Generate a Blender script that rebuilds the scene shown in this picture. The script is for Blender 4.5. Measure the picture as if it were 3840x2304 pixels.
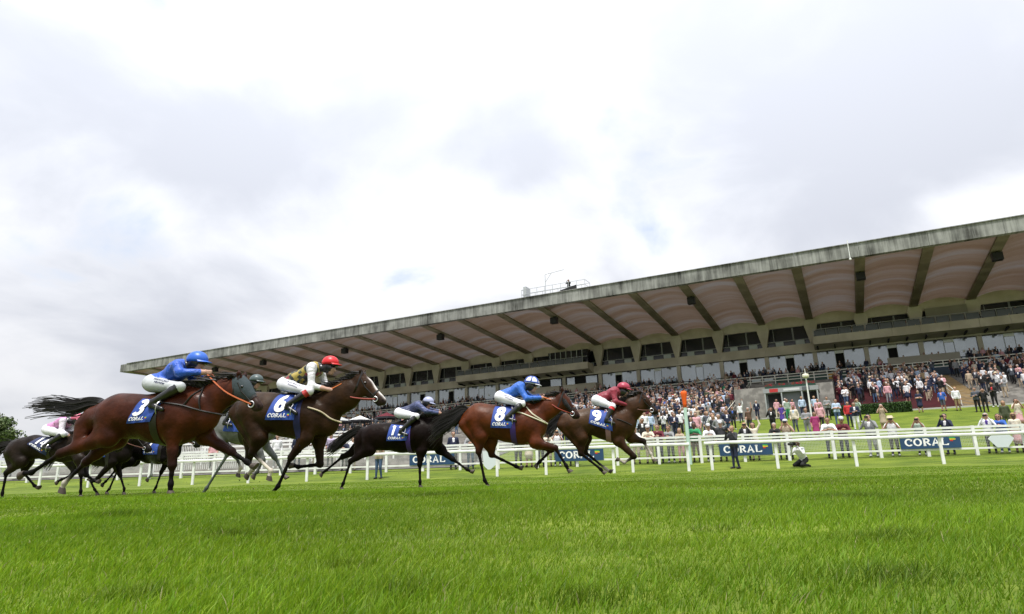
import bpy, bmesh, math, random
import numpy as np
from mathutils import Vector, Matrix
from mathutils.bvhtree import BVHTree
for _o in list(bpy.data.objects): bpy.data.objects.remove(_o)
SC = bpy.context.scene
COL = SC.collection
R = math.radians
rnd = random.Random(7)
nrg = np.random.default_rng(11)
# ------------------------------------------------------------------ camera
pitch, roll = R(15.0), R(1.55)
fwd = Vector((0, math.cos(pitch), math.sin(pitch)))
r0 = Vector((1, 0, 0)); u0 = r0.cross(fwd)
right = r0 * math.cos(roll) - u0 * math.sin(roll)
up = r0 * math.sin(roll) + u0 * math.cos(roll)
cd = bpy.data.cameras.new('camera'); cam = bpy.data.objects.new('camera', cd); COL.objects.link(cam)
M = Matrix.Identity(4)
for i in range(3):
    M[i][0] = right[i]; M[i][1] = up[i]; M[i][2] = -fwd[i]
M[0][3], M[1][3], M[2][3] = 0, 0, 0.25
cam.matrix_world = M
cd.sensor_width = 36; cd.lens = 36 * 2378 / 3840; cd.clip_start = 0.05; cd.clip_end = 6000
SC.camera = cam
# ------------------------------------------------------------------ sky, sun, exposure
SUN_EL, SUN_AZ = R(70), R(-160)          # azimuth clockwise from +Y
SKYZ = 28.95
W = bpy.data.worlds.new('World'); SC.world = W; W.use_nodes = True
nt = W.node_tree; nt.nodes.clear()
def N(tree, kind, **kw):
    n = tree.nodes.new(kind)
    for k, v in kw.items():
        if k.startswith('i_'):
            n.inputs[k[2:].replace('_', ' ')].default_value = v
        else: setattr(n, k, v)
    return n
def L(tree, a, b): tree.links.new(a, b)
def math_n(tree, op, a, b=None, clamp=False):
    n = tree.nodes.new('ShaderNodeMath'); n.operation = op; n.use_clamp = clamp
    for i, v in enumerate((a, b)):
        if v is None: continue
        if isinstance(v, (int, float)): n.inputs[i].default_value = v
        else: tree.links.new(v, n.inputs[i])
    return n.outputs[0]
sky = N(nt, 'ShaderNodeTexSky', sky_type='NISHITA', sun_disc=False, sun_elevation=SUN_EL, sun_rotation=SUN_AZ, altitude=50, dust_density=1.5)
tc = N(nt, 'ShaderNodeTexCoord')
sx = N(nt, 'ShaderNodeSeparateXYZ'); L(nt, tc.outputs['Generated'], sx.inputs[0])
zz = math_n(nt, 'ADD', math_n(nt, 'MAXIMUM', sx.outputs[2], 0.0), 0.36)
px_ = math_n(nt, 'DIVIDE', sx.outputs[0], zz); py_ = math_n(nt, 'DIVIDE', sx.outputs[1], zz)
cb = N(nt, 'ShaderNodeCombineXYZ'); L(nt, px_, cb.inputs[0]); L(nt, py_, cb.inputs[1]); cb.inputs[2].default_value = SKYZ
n1 = N(nt, 'ShaderNodeTexNoise', i_Scale=0.85, i_Detail=4.0, i_Roughness=0.45, i_Distortion=0.3); L(nt, cb.outputs[0], n1.inputs['Vector'])
mp2 = N(nt, 'ShaderNodeMapping'); mp2.inputs['Location'].default_value = (5.2, 1.7, 9.0); L(nt, cb.outputs[0], mp2.inputs['Vector'])
n2 = N(nt, 'ShaderNodeTexNoise', i_Scale=2.3, i_Detail=8.0, i_Roughness=0.52, i_Distortion=0.3); L(nt, mp2.outputs[0], n2.inputs['Vector'])
# cloud brightness: thick clouds grey, thin ones bright; brighter round the veiled sun
shade = math_n(nt, 'ADD', math_n(nt, 'MULTIPLY', n1.outputs[0], 0.64), math_n(nt, 'MULTIPLY', n2.outputs[0], 0.36))
mr = N(nt, 'ShaderNodeMapRange'); mr.inputs['From Min'].default_value = 0.42; mr.inputs['From Max'].default_value = 0.57; mr.interpolation_type = 'SMOOTHSTEP'
L(nt, shade, mr.inputs['Value'])
sd = Vector((math.sin(SUN_AZ) * math.cos(SUN_EL), math.cos(SUN_AZ) * math.cos(SUN_EL), math.sin(SUN_EL)))
zen = math_n(nt, 'MAXIMUM', sx.outputs[2], 0.0)
base_l = math_n(nt, 'ADD', math_n(nt, 'MULTIPLY', zen, 0.27), 0.160)          # overcast sky: brighter towards the zenith
bri = math_n(nt, 'MULTIPLY', base_l, math_n(nt, 'ADD', math_n(nt, 'MULTIPLY', mr.outputs[0], 0.43), 0.92))
cr = N(nt, 'ShaderNodeMixRGB', blend_type='MIX'); cr.inputs[1].default_value = (0.91, 0.95, 1.06, 1); cr.inputs[2].default_value = (0.975, 0.985, 1.02, 1)
L(nt, mr.outputs[0], cr.inputs[0])
cm = N(nt, 'ShaderNodeVectorMath', operation='SCALE'); L(nt, cr.outputs[0], cm.inputs[0]); L(nt, bri, cm.inputs['Scale'])
ns = N(nt, 'ShaderNodeVectorMath', operation='SCALE'); ns.inputs['Scale'].default_value = 0.06; L(nt, sky.outputs[0], ns.inputs[0])
hole = N(nt, 'ShaderNodeMapRange'); hole.inputs['From Min'].default_value = 0.64; hole.inputs['From Max'].default_value = 0.76; L(nt, n2.outputs[0], hole.inputs['Value'])
hm = math_n(nt, 'MULTIPLY', hole.outputs[0], 0.6, True)
mx = N(nt, 'ShaderNodeMixRGB'); L(nt, hm, mx.inputs[0]); L(nt, cm.outputs[0], mx.inputs[1]); L(nt, ns.outputs[0], mx.inputs[2])
bg = N(nt, 'ShaderNodeBackground'); bg.inputs[1].default_value = 1.0; L(nt, mx.outputs[0], bg.inputs[0])
wo = N(nt, 'ShaderNodeOutputWorld'); L(nt, bg.outputs[0], wo.inputs[0])
sl = bpy.data.lights.new('sun', 'SUN'); sl.energy = 1.5; sl.angle = R(10); sl.color = (1.0, 0.965, 0.91)
so = bpy.data.objects.new('sun', sl); COL.objects.link(so)
so.rotation_euler = (-sd).to_track_quat('-Z', 'Y').to_euler()
vs = SC.view_settings; vs.view_transform = 'Standard'; vs.look = 'None'; vs.gamma = 1; vs.use_curve_mapping = False; vs.exposure = 1.8
SC.cycles.max_bounces = 6; SC.cycles.transparent_max_bounces = 6
try: SC.cycles.use_denoising = True; SC.cycles.denoising_prefilter = 'NONE'
except Exception: pass
# ------------------------------------------------------------------ materials
MATS = {}
def mat(name, col, rough=0.7, metal=0.0, spec=0.4, noise=0.0, scale=4.0, bump=0.0, bscale=40.0, obj=False, sheen=0.0, bdist=0.02):
    if name in MATS: return MATS[name]
    m = bpy.data.materials.new(name); m.use_nodes = True; t = m.node_tree; b = t.nodes['Principled BSDF']
    b.inputs['Base Color'].default_value = (*col, 1); b.inputs['Roughness'].default_value = rough; b.inputs['Metallic'].default_value = metal
    b.inputs['Specular IOR Level'].default_value = spec
    if sheen: b.inputs['Sheen Weight'].default_value = sheen
    if noise or bump:
        co = t.nodes.new('ShaderNodeTexCoord') if obj else t.nodes.new('ShaderNodeNewGeometry')
        src = co.outputs['Object'] if obj else co.outputs['Position']
        if noise:
            nz = N(t, 'ShaderNodeTexNoise', i_Scale=scale, i_Detail=4.0); L(t, src, nz.inputs['Vector'])
            mr_ = N(t, 'ShaderNodeMapRange'); mr_.inputs['From Min'].default_value = .3; mr_.inputs['From Max'].default_value = .7
            mr_.inputs['To Min'].default_value = 1 - noise; mr_.inputs['To Max'].default_value = 1 + noise; L(t, nz.outputs[0], mr_.inputs['Value'])
            sc_ = N(t, 'ShaderNodeVectorMath', operation='SCALE'); sc_.inputs[0].default_value = col; L(t, mr_.outputs[0], sc_.inputs['Scale']); L(t, sc_.outputs[0], b.inputs['Base Color'])
        if bump:
            nb = N(t, 'ShaderNodeTexNoise', i_Scale=bscale, i_Detail=3.0, i_Distortion=.8 if bdist > .03 else 0.0); L(t, src, nb.inputs['Vector'])
            bp = N(t, 'ShaderNodeBump', i_Strength=bump, i_Distance=bdist); L(t, nb.outputs[0], bp.inputs['Height']); L(t, bp.outputs[0], b.inputs['Normal'])
    MATS[name] = m; return m
def vcol_mat(name, attr='col', rough=0.5, spec=0.4, bump=0.0, bscale=30, noise=0.15, nscale=6, sheen=0.0, transl=0.0):
    if name in MATS: return MATS[name]
    m = bpy.data.materials.new(name); m.use_nodes = True; t = m.node_tree; b = t.nodes['Principled BSDF']
    a = N(t, 'ShaderNodeAttribute', attribute_name=attr)
    tcn = t.nodes.new('ShaderNodeTexCoord')
    nz = N(t, 'ShaderNodeTexNoise', i_Scale=nscale, i_Detail=4.0); L(t, tcn.outputs['Object'], nz.inputs['Vector'])
    mr_ = N(t, 'ShaderNodeMapRange'); mr_.inputs['From Min'].default_value = .3; mr_.inputs['From Max'].default_value = .7
    mr_.inputs['To Min'].default_value = 1 - noise; mr_.inputs['To Max'].default_value = 1 + noise; L(t, nz.outputs[0], mr_.inputs['Value'])
    sc_ = N(t, 'ShaderNodeVectorMath', operation='SCALE'); L(t, a.outputs['Color'], sc_.inputs[0]); L(t, mr_.outputs[0], sc_.inputs['Scale'])
    L(t, sc_.outputs[0], b.inputs['Base Color'])
    b.inputs['Roughness'].default_value = rough; b.inputs['Specular IOR Level'].default_value = spec
    if name == 'horse_coat':
        lum = N(t, 'ShaderNodeRGBToBW'); L(t, a.outputs['Color'], lum.inputs[0]); ms = N(t, 'ShaderNodeMapRange'); ms.inputs['From Min'].default_value = .004; ms.inputs['From Max'].default_value = .022; ms.inputs['To Min'].default_value = .06; ms.inputs['To Max'].default_value = .17; L(t, lum.outputs[0], ms.inputs['Value']); L(t, ms.outputs[0], b.inputs['Specular IOR Level'])
        nr = N(t, 'ShaderNodeTexNoise', i_Scale=3.5, i_Detail=5.0); L(t, tcn.outputs['Object'], nr.inputs['Vector']); mq = N(t, 'ShaderNodeMapRange'); mq.inputs['From Min'].default_value = .35; mq.inputs['From Max'].default_value = .65; mq.inputs['To Min'].default_value = .30; mq.inputs['To Max'].default_value = .58; L(t, nr.outputs[0], mq.inputs['Value']); L(t, mq.outputs[0], b.inputs['Roughness'])
    if bump:
        nb = N(t, 'ShaderNodeTexNoise', i_Scale=bscale, i_Detail=6.0); L(t, tcn.outputs['Object'], nb.inputs['Vector'])
        bp = N(t, 'ShaderNodeBump', i_Strength=bump, i_Distance=0.03); L(t, nb.outputs[0], bp.inputs['Height']); L(t, bp.outputs[0], b.inputs['Normal'])
    if transl:
        tr = t.nodes.new('ShaderNodeBsdfTranslucent'); L(t, sc_.outputs[0], tr.inputs[0])
        mxs = t.nodes.new('ShaderNodeMixShader'); mxs.inputs[0].default_value = transl
        out = t.nodes['Material Output']; L(t, b.outputs[0], mxs.inputs[1]); L(t, tr.outputs[0], mxs.inputs[2]); L(t, mxs.outputs[0], out.inputs[0])
    MATS[name] = m; return m
# ------------------------------------------------------------------ mesh helpers
def tag(o, label=None, cat=None, group=None, kind=None):
    if label: o['label'] = label
    if cat: o['category'] = cat
    if group: o['group'] = group
    if kind: o['kind'] = kind
    return o
def mesh(name, verts, faces, mats=(), midx=None, cols=None, smooth=False):
    me = bpy.data.meshes.new(name)
    if isinstance(verts, np.ndarray): verts = verts.tolist()
    if isinstance(faces, np.ndarray): faces = faces.tolist()
    me.from_pydata(verts, [], faces)
    for m in (mats if isinstance(mats, (list, tuple)) else [mats]): me.materials.append(m)
    if midx is not None: me.polygons.foreach_set('material_index', np.asarray(midx, dtype=np.int32))
    if cols is not None:
        ca = me.color_attributes.new('col', 'FLOAT_COLOR', 'POINT')
        c4 = np.ones((len(verts), 4), dtype=np.float32); c4[:, :3] = cols; ca.data.foreach_set('color', c4.ravel())
    if smooth: me.polygons.foreach_set('use_smooth', np.ones(len(me.polygons), dtype=bool))
    me.update(); return me
def link(name, data, parent=None, loc=None, rot=None):
    o = bpy.data.objects.new(name, data); COL.objects.link(o)
    if parent: o.parent = parent
    if loc is not None: o.location = loc
    if rot is not None: o.rotation_euler = rot
    return o
def empty(name, loc=(0, 0, 0), rz=0.0):
    o = bpy.data.objects.new(name, None); COL.objects.link(o); o.location = loc; o.rotation_euler = (0, 0, rz); o.empty_display_size = .2
    return o
class MB:
    def __init__(s): s.v = []; s.f = []; s.m = []; s.mi = 0
    def add(s, vs, fs):
        b = len(s.v); s.v += [tuple(p) for p in vs]
        for f in fs: s.f.append([b + i for i in f]); s.m.append(s.mi)
        return s
    def box(s, x0, x1, y0, y1, z0, z1):
        return s.add([(x0, y0, z0), (x1, y0, z0), (x1, y1, z0), (x0, y1, z0), (x0, y0, z1), (x1, y0, z1), (x1, y1, z1), (x0, y1, z1)],
                     [(3, 2, 1, 0), (4, 5, 6, 7), (0, 1, 5, 4), (1, 2, 6, 5), (2, 3, 7, 6), (3, 0, 4, 7)])
    def prism(s, poly, y0, y1):       # poly in (x,z), extruded along y
        n = len(poly)
        vs = [(x, y0, z) for x, z in poly] + [(x, y1, z) for x, z in poly]
        fs = [list(range(n)), list(range(2 * n - 1, n - 1, -1))] + [[(i + 1) % n, i, n + i, n + (i + 1) % n] for i in range(n)]
        return s.add(vs, fs)
    def tube(s, p, q, r0_, r1_=None, n=8, cap=True):
        p = Vector(p); q = Vector(q); r1_ = r0_ if r1_ is None else r1_
        d = (q - p).normalized(); a = d.orthogonal().normalized(); b = d.cross(a)
        vs = [p + (a * math.cos(t) + b * math.sin(t)) * r0_ for t in [2 * math.pi * i / n for i in range(n)]]
        vs += [q + (a * math.cos(t) + b * math.sin(t)) * r1_ for t in [2 * math.pi * i / n for i in range(n)]]
        fs = [[i, (i + 1) % n, n + (i + 1) % n, n + i] for i in range(n)]
        if cap: fs += [list(range(n - 1, -1, -1)), list(range(n, 2 * n))]
        return s.add(vs, fs)
    def path(s, pts, rs, n=6):
        pts = [Vector(p) for p in pts]; k = len(pts)
        if isinstance(rs, (int, float)): rs = [rs] * k
        vs = []; prev = None
        for i in range(k):
            d = (pts[min(i + 1, k - 1)] - pts[max(i - 1, 0)])
            d = d.normalized() if d.length > 1e-9 else Vector((0, 0, 1))
            a = (prev - d * prev.dot(d)) if prev is not None else d.orthogonal()
            a = a.normalized() if a.length > 1e-6 else d.orthogonal().normalized()
            prev = a; b = d.cross(a)
            vs += [pts[i] + (a * math.cos(2 * math.pi * j / n) + b * math.sin(2 * math.pi * j / n)) * rs[i] for j in range(n)]
        fs = [[i * n + j, i * n + (j + 1) % n, (i + 1) * n + (j + 1) % n, (i + 1) * n + j] for i in range(k - 1) for j in range(n)]
        fs += [list(range(n - 1, -1, -1)), list(range((k - 1) * n, k * n))]
        return s.add(vs, fs)
    def lathe(s, prof, n=16, c=(0, 0, 0)):
        k = len(prof); vs = [(c[0] + r_ * math.cos(2 * math.pi * j / n), c[1] + r_ * math.sin(2 * math.pi * j / n), c[2] + z) for r_, z in prof for j in range(n)]
        fs = [[i * n + j, i * n + (j + 1) % n, (i + 1) * n + (j + 1) % n, (i + 1) * n + j] for i in range(k - 1) for j in range(n)]
        fs += [list(range(n - 1, -1, -1)), list(range((k - 1) * n, k * n))]
        return s.add(vs, fs)
    def me(s, name, mats, smooth=False): return mesh(name, s.v, s.f, mats, s.m, None, smooth)
    def obj(s, name, mats, parent=None, loc=None, smooth=False): return link(name, s.me(name, mats, smooth), parent, loc)
# signed-distance modelling: a body is a smooth union of tapered limbs, turned into one skin
def prim(a, b, ra, rb, m=0, sc=1.0, k=0.04): return (np.array(a, float), np.array(b, float), ra, rb, m, sc, k)
def pdist(P, p):
    a, b, ra, rb, m, sc, k = p
    ab = b - a; l2 = max(float(ab @ ab), 1e-9)
    dx = P[0] - a[0]; dy = P[1] - a[1]; dz = P[2] - a[2]
    h = np.clip((dx * ab[0] + dy * ab[1] + dz * ab[2]) / l2, 0, 1)
    ex = dx - h * ab[0]; ey = (dy - h * ab[1]) / sc; ez = dz - h * ab[2]
    return (np.sqrt(ex * ex + ey * ey + ez * ez) - (ra + (rb - ra) * h)) * min(1.0, sc)
def skin(prims, h):
    lo = np.min([np.minimum(p[0], p[1]) - max(p[2], p[3]) * max(1, p[5]) - 3 * h for p in prims], axis=0)
    hi = np.max([np.maximum(p[0], p[1]) + max(p[2], p[3]) * max(1, p[5]) + 3 * h for p in prims], axis=0)
    n = np.ceil((hi - lo) / h).astype(int) + 1
    ax = [lo[i] + h * np.arange(n[i]) for i in range(3)]
    f = np.full(n, 9.0, dtype=np.float32)
    for p in prims:
        mg = max(p[2], p[3]) * max(1, p[5]) + p[6] + 2 * h
        i0 = np.clip(np.floor((np.minimum(p[0], p[1]) - mg - lo) / h).astype(int), 0, n - 1); i1 = np.clip(np.ceil((np.maximum(p[0], p[1]) + mg - lo) / h).astype(int) + 1, 1, n)
        sl_ = tuple(slice(i0[i], i1[i]) for i in range(3))
        G = (ax[0][sl_[0]][:, None, None], ax[1][sl_[1]][None, :, None], ax[2][sl_[2]][None, None, :])
        d = pdist(G, p).astype(np.float32); c = f[sl_]; k = p[6]
        hh = np.clip(0.5 + 0.5 * (c - d) / k, 0, 1)
        f[sl_] = np.minimum(c * (1 - hh) + d * hh - k * hh * (1 - hh), np.minimum(c, d))
    s = f < 0
    c = [s[i:n[0] - 1 + i, j:n[1] - 1 + j, k:n[2] - 1 + k] for i in (0, 1) for j in (0, 1) for k in (0, 1)]
    cnt = sum(x.astype(np.int8) for x in c); mask = (cnt > 0) & (cnt < 8)
    idx = np.full(mask.shape, -1, dtype=np.int64); cells = np.argwhere(mask); idx[mask] = np.arange(len(cells))
    acc = np.zeros((len(cells), 3)); num = np.zeros(len(cells)); ci = cells
    def corner(o): return f[ci[:, 0] + o[0], ci[:, 1] + o[1], ci[:, 2] + o[2]]
    for a_ in range(3):
        o1, o2 = [x for x in range(3) if x != a_]
        for u in (0, 1):
            for v in (0, 1):
                p0 = [0, 0, 0]; p0[o1] = u; p0[o2] = v; p1 = list(p0); p1[a_] = 1
                fa = corner(p0); fb = corner(p1); cr_ = (fa < 0) != (fb < 0)
                t = np.where(cr_, fa / np.where(cr_, fa - fb, 1), 0)
                q = np.tile(np.array(p0, float), (len(ci), 1)); q[:, a_] = t
                acc += q * cr_[:, None]; num += cr_
    V = (cells + acc / num[:, None]) * h + lo
    Q = []
    for a_ in range(3):
        o1, o2 = (a_ + 1) % 3, (a_ + 2) % 3
        sa = [slice(None)] * 3; sb = [slice(None)] * 3; sa[a_] = slice(0, n[a_] - 1); sb[a_] = slice(1, n[a_])
        A = s[tuple(sa)]; B_ = s[tuple(sb)]; e = np.argwhere(A != B_)
        e = e[(e[:, o1] > 0) & (e[:, o2] > 0) & (e[:, o1] < n[o1] - 1) & (e[:, o2] < n[o2] - 1)]
        ins = A[e[:, 0], e[:, 1], e[:, 2]]
        def cell(d1, d2):
            q = e.copy(); q[:, o1] -= d1; q[:, o2] -= d2; return idx[q[:, 0], q[:, 1], q[:, 2]]
        q = np.stack([cell(1, 1), cell(0, 1), cell(0, 0), cell(1, 0)], axis=1)
        q[~ins] = q[~ins][:, ::-1]; Q.append(q)
    return V, np.concatenate(Q)
def nearest(V, prims):
    P = (V[:, 0], V[:, 1], V[:, 2]); best = np.full(len(V), 9.0); who = np.zeros(len(V), int)
    for p in prims:
        d = pdist(P, p); w = d < best; best[w] = d[w]; who[w] = p[4]
    return who
def soft_cols(V, prims, pal, tau=0.02):
    P = (V[:, 0], V[:, 1], V[:, 2]); D = np.stack([pdist(P, p) for p in prims]); D -= D.min(axis=0)
    w = np.exp(-D / tau); w /= w.sum(axis=0); C_ = np.array([pal[p[4]] for p in prims]); return w.T @ C_
# stroke lettering
def arc(cx, cy, rx, ry, a0, a1, n=12): return [(cx + rx * math.cos(R(a0 + (a1 - a0) * i / n)), cy + ry * math.sin(R(a0 + (a1 - a0) * i / n))) for i in range(n + 1)]
GL = {'3': [arc(.46, .745, .30, .225, 150, -90) , arc(.46, .27, .36, .25, 90, -150)], '6': [arc(.5, .29, .32, .26, 0, 360, 16), arc(.62, .33, .44, .62, 180, 85)],
      '8': [arc(.5, .755, .27, .215, 0, 360, 16), arc(.5, .28, .34, .255, 0, 360, 16)], '9': [arc(.5, .71, .32, .26, 0, 360, 16), arc(.38, .67, .44, .62, 0, -95)],
      '4': [[(.7, 0), (.7, .98), (.06, .3), (.98, .3)]], '1': [[(.5, 0), (.5, .98)], [(.5, .97), (.2, .82)]], '7': [[(.08, .95), (.9, .95), (.42, 0)]], '2': [arc(.48, .7, .36, .26, 165, -35) + [(.1, .05), (.92, .05)]],
      'C': [arc(.54, .5, .46, .46, 42, 318, 14), [(.88, .66), (.88, .92)]], 'O': [arc(.5, .5, .46, .46, 0, 360, 18)],
      'R': [[(.2, 0), (.2, 1)], [(.02, .03), (.4, .03)], [(.02, .95), (.2, .95)], [(.2, .95)] + arc(.5, .72, .3, .23, 90, -90, 8) + [(.2, .49)], [(.5, .49), (.95, .03)]],
      'A': [[(.1, .02), (.5, 1), (.9, .02)], [(.25, .32), (.75, .32)], [(-.04, .03), (.24, .03)], [(.74, .03), (1.06, .03)]], 'L': [[(.2, 1), (.2, .05), (.92, .05), (.92, .22)], [(.02, .96), (.4, .96)]]}
def glyphs(text, wid=.62, gap=.12, th=.1, slant=0.0):
    quads = []; x = 0.0
    for ch in text:
        for pl in GL.get(ch, []):
            P = [Vector((p[0] * wid + x + slant * p[1], p[1])) for p in pl]
            closed = (P[0] - P[-1]).length < 1e-4
            nor = []
            for i in range(len(P)):
                a = P[i - 1] if i > 0 else (P[-2] if closed else P[0]); b = P[i + 1] if i < len(P) - 1 else (P[1] if closed else P[-1])
                d = (b - a).normalized(); nor.append(Vector((-d.y, d.x)))
            for i in range(len(P) - 1):
                quads.append([P[i] + nor[i] * th * .5, P[i] - nor[i] * th * .5, P[i + 1] - nor[i + 1] * th * .5, P[i + 1] + nor[i + 1] * th * .5])
        x += wid + gap
    return quads, x - gap
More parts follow.
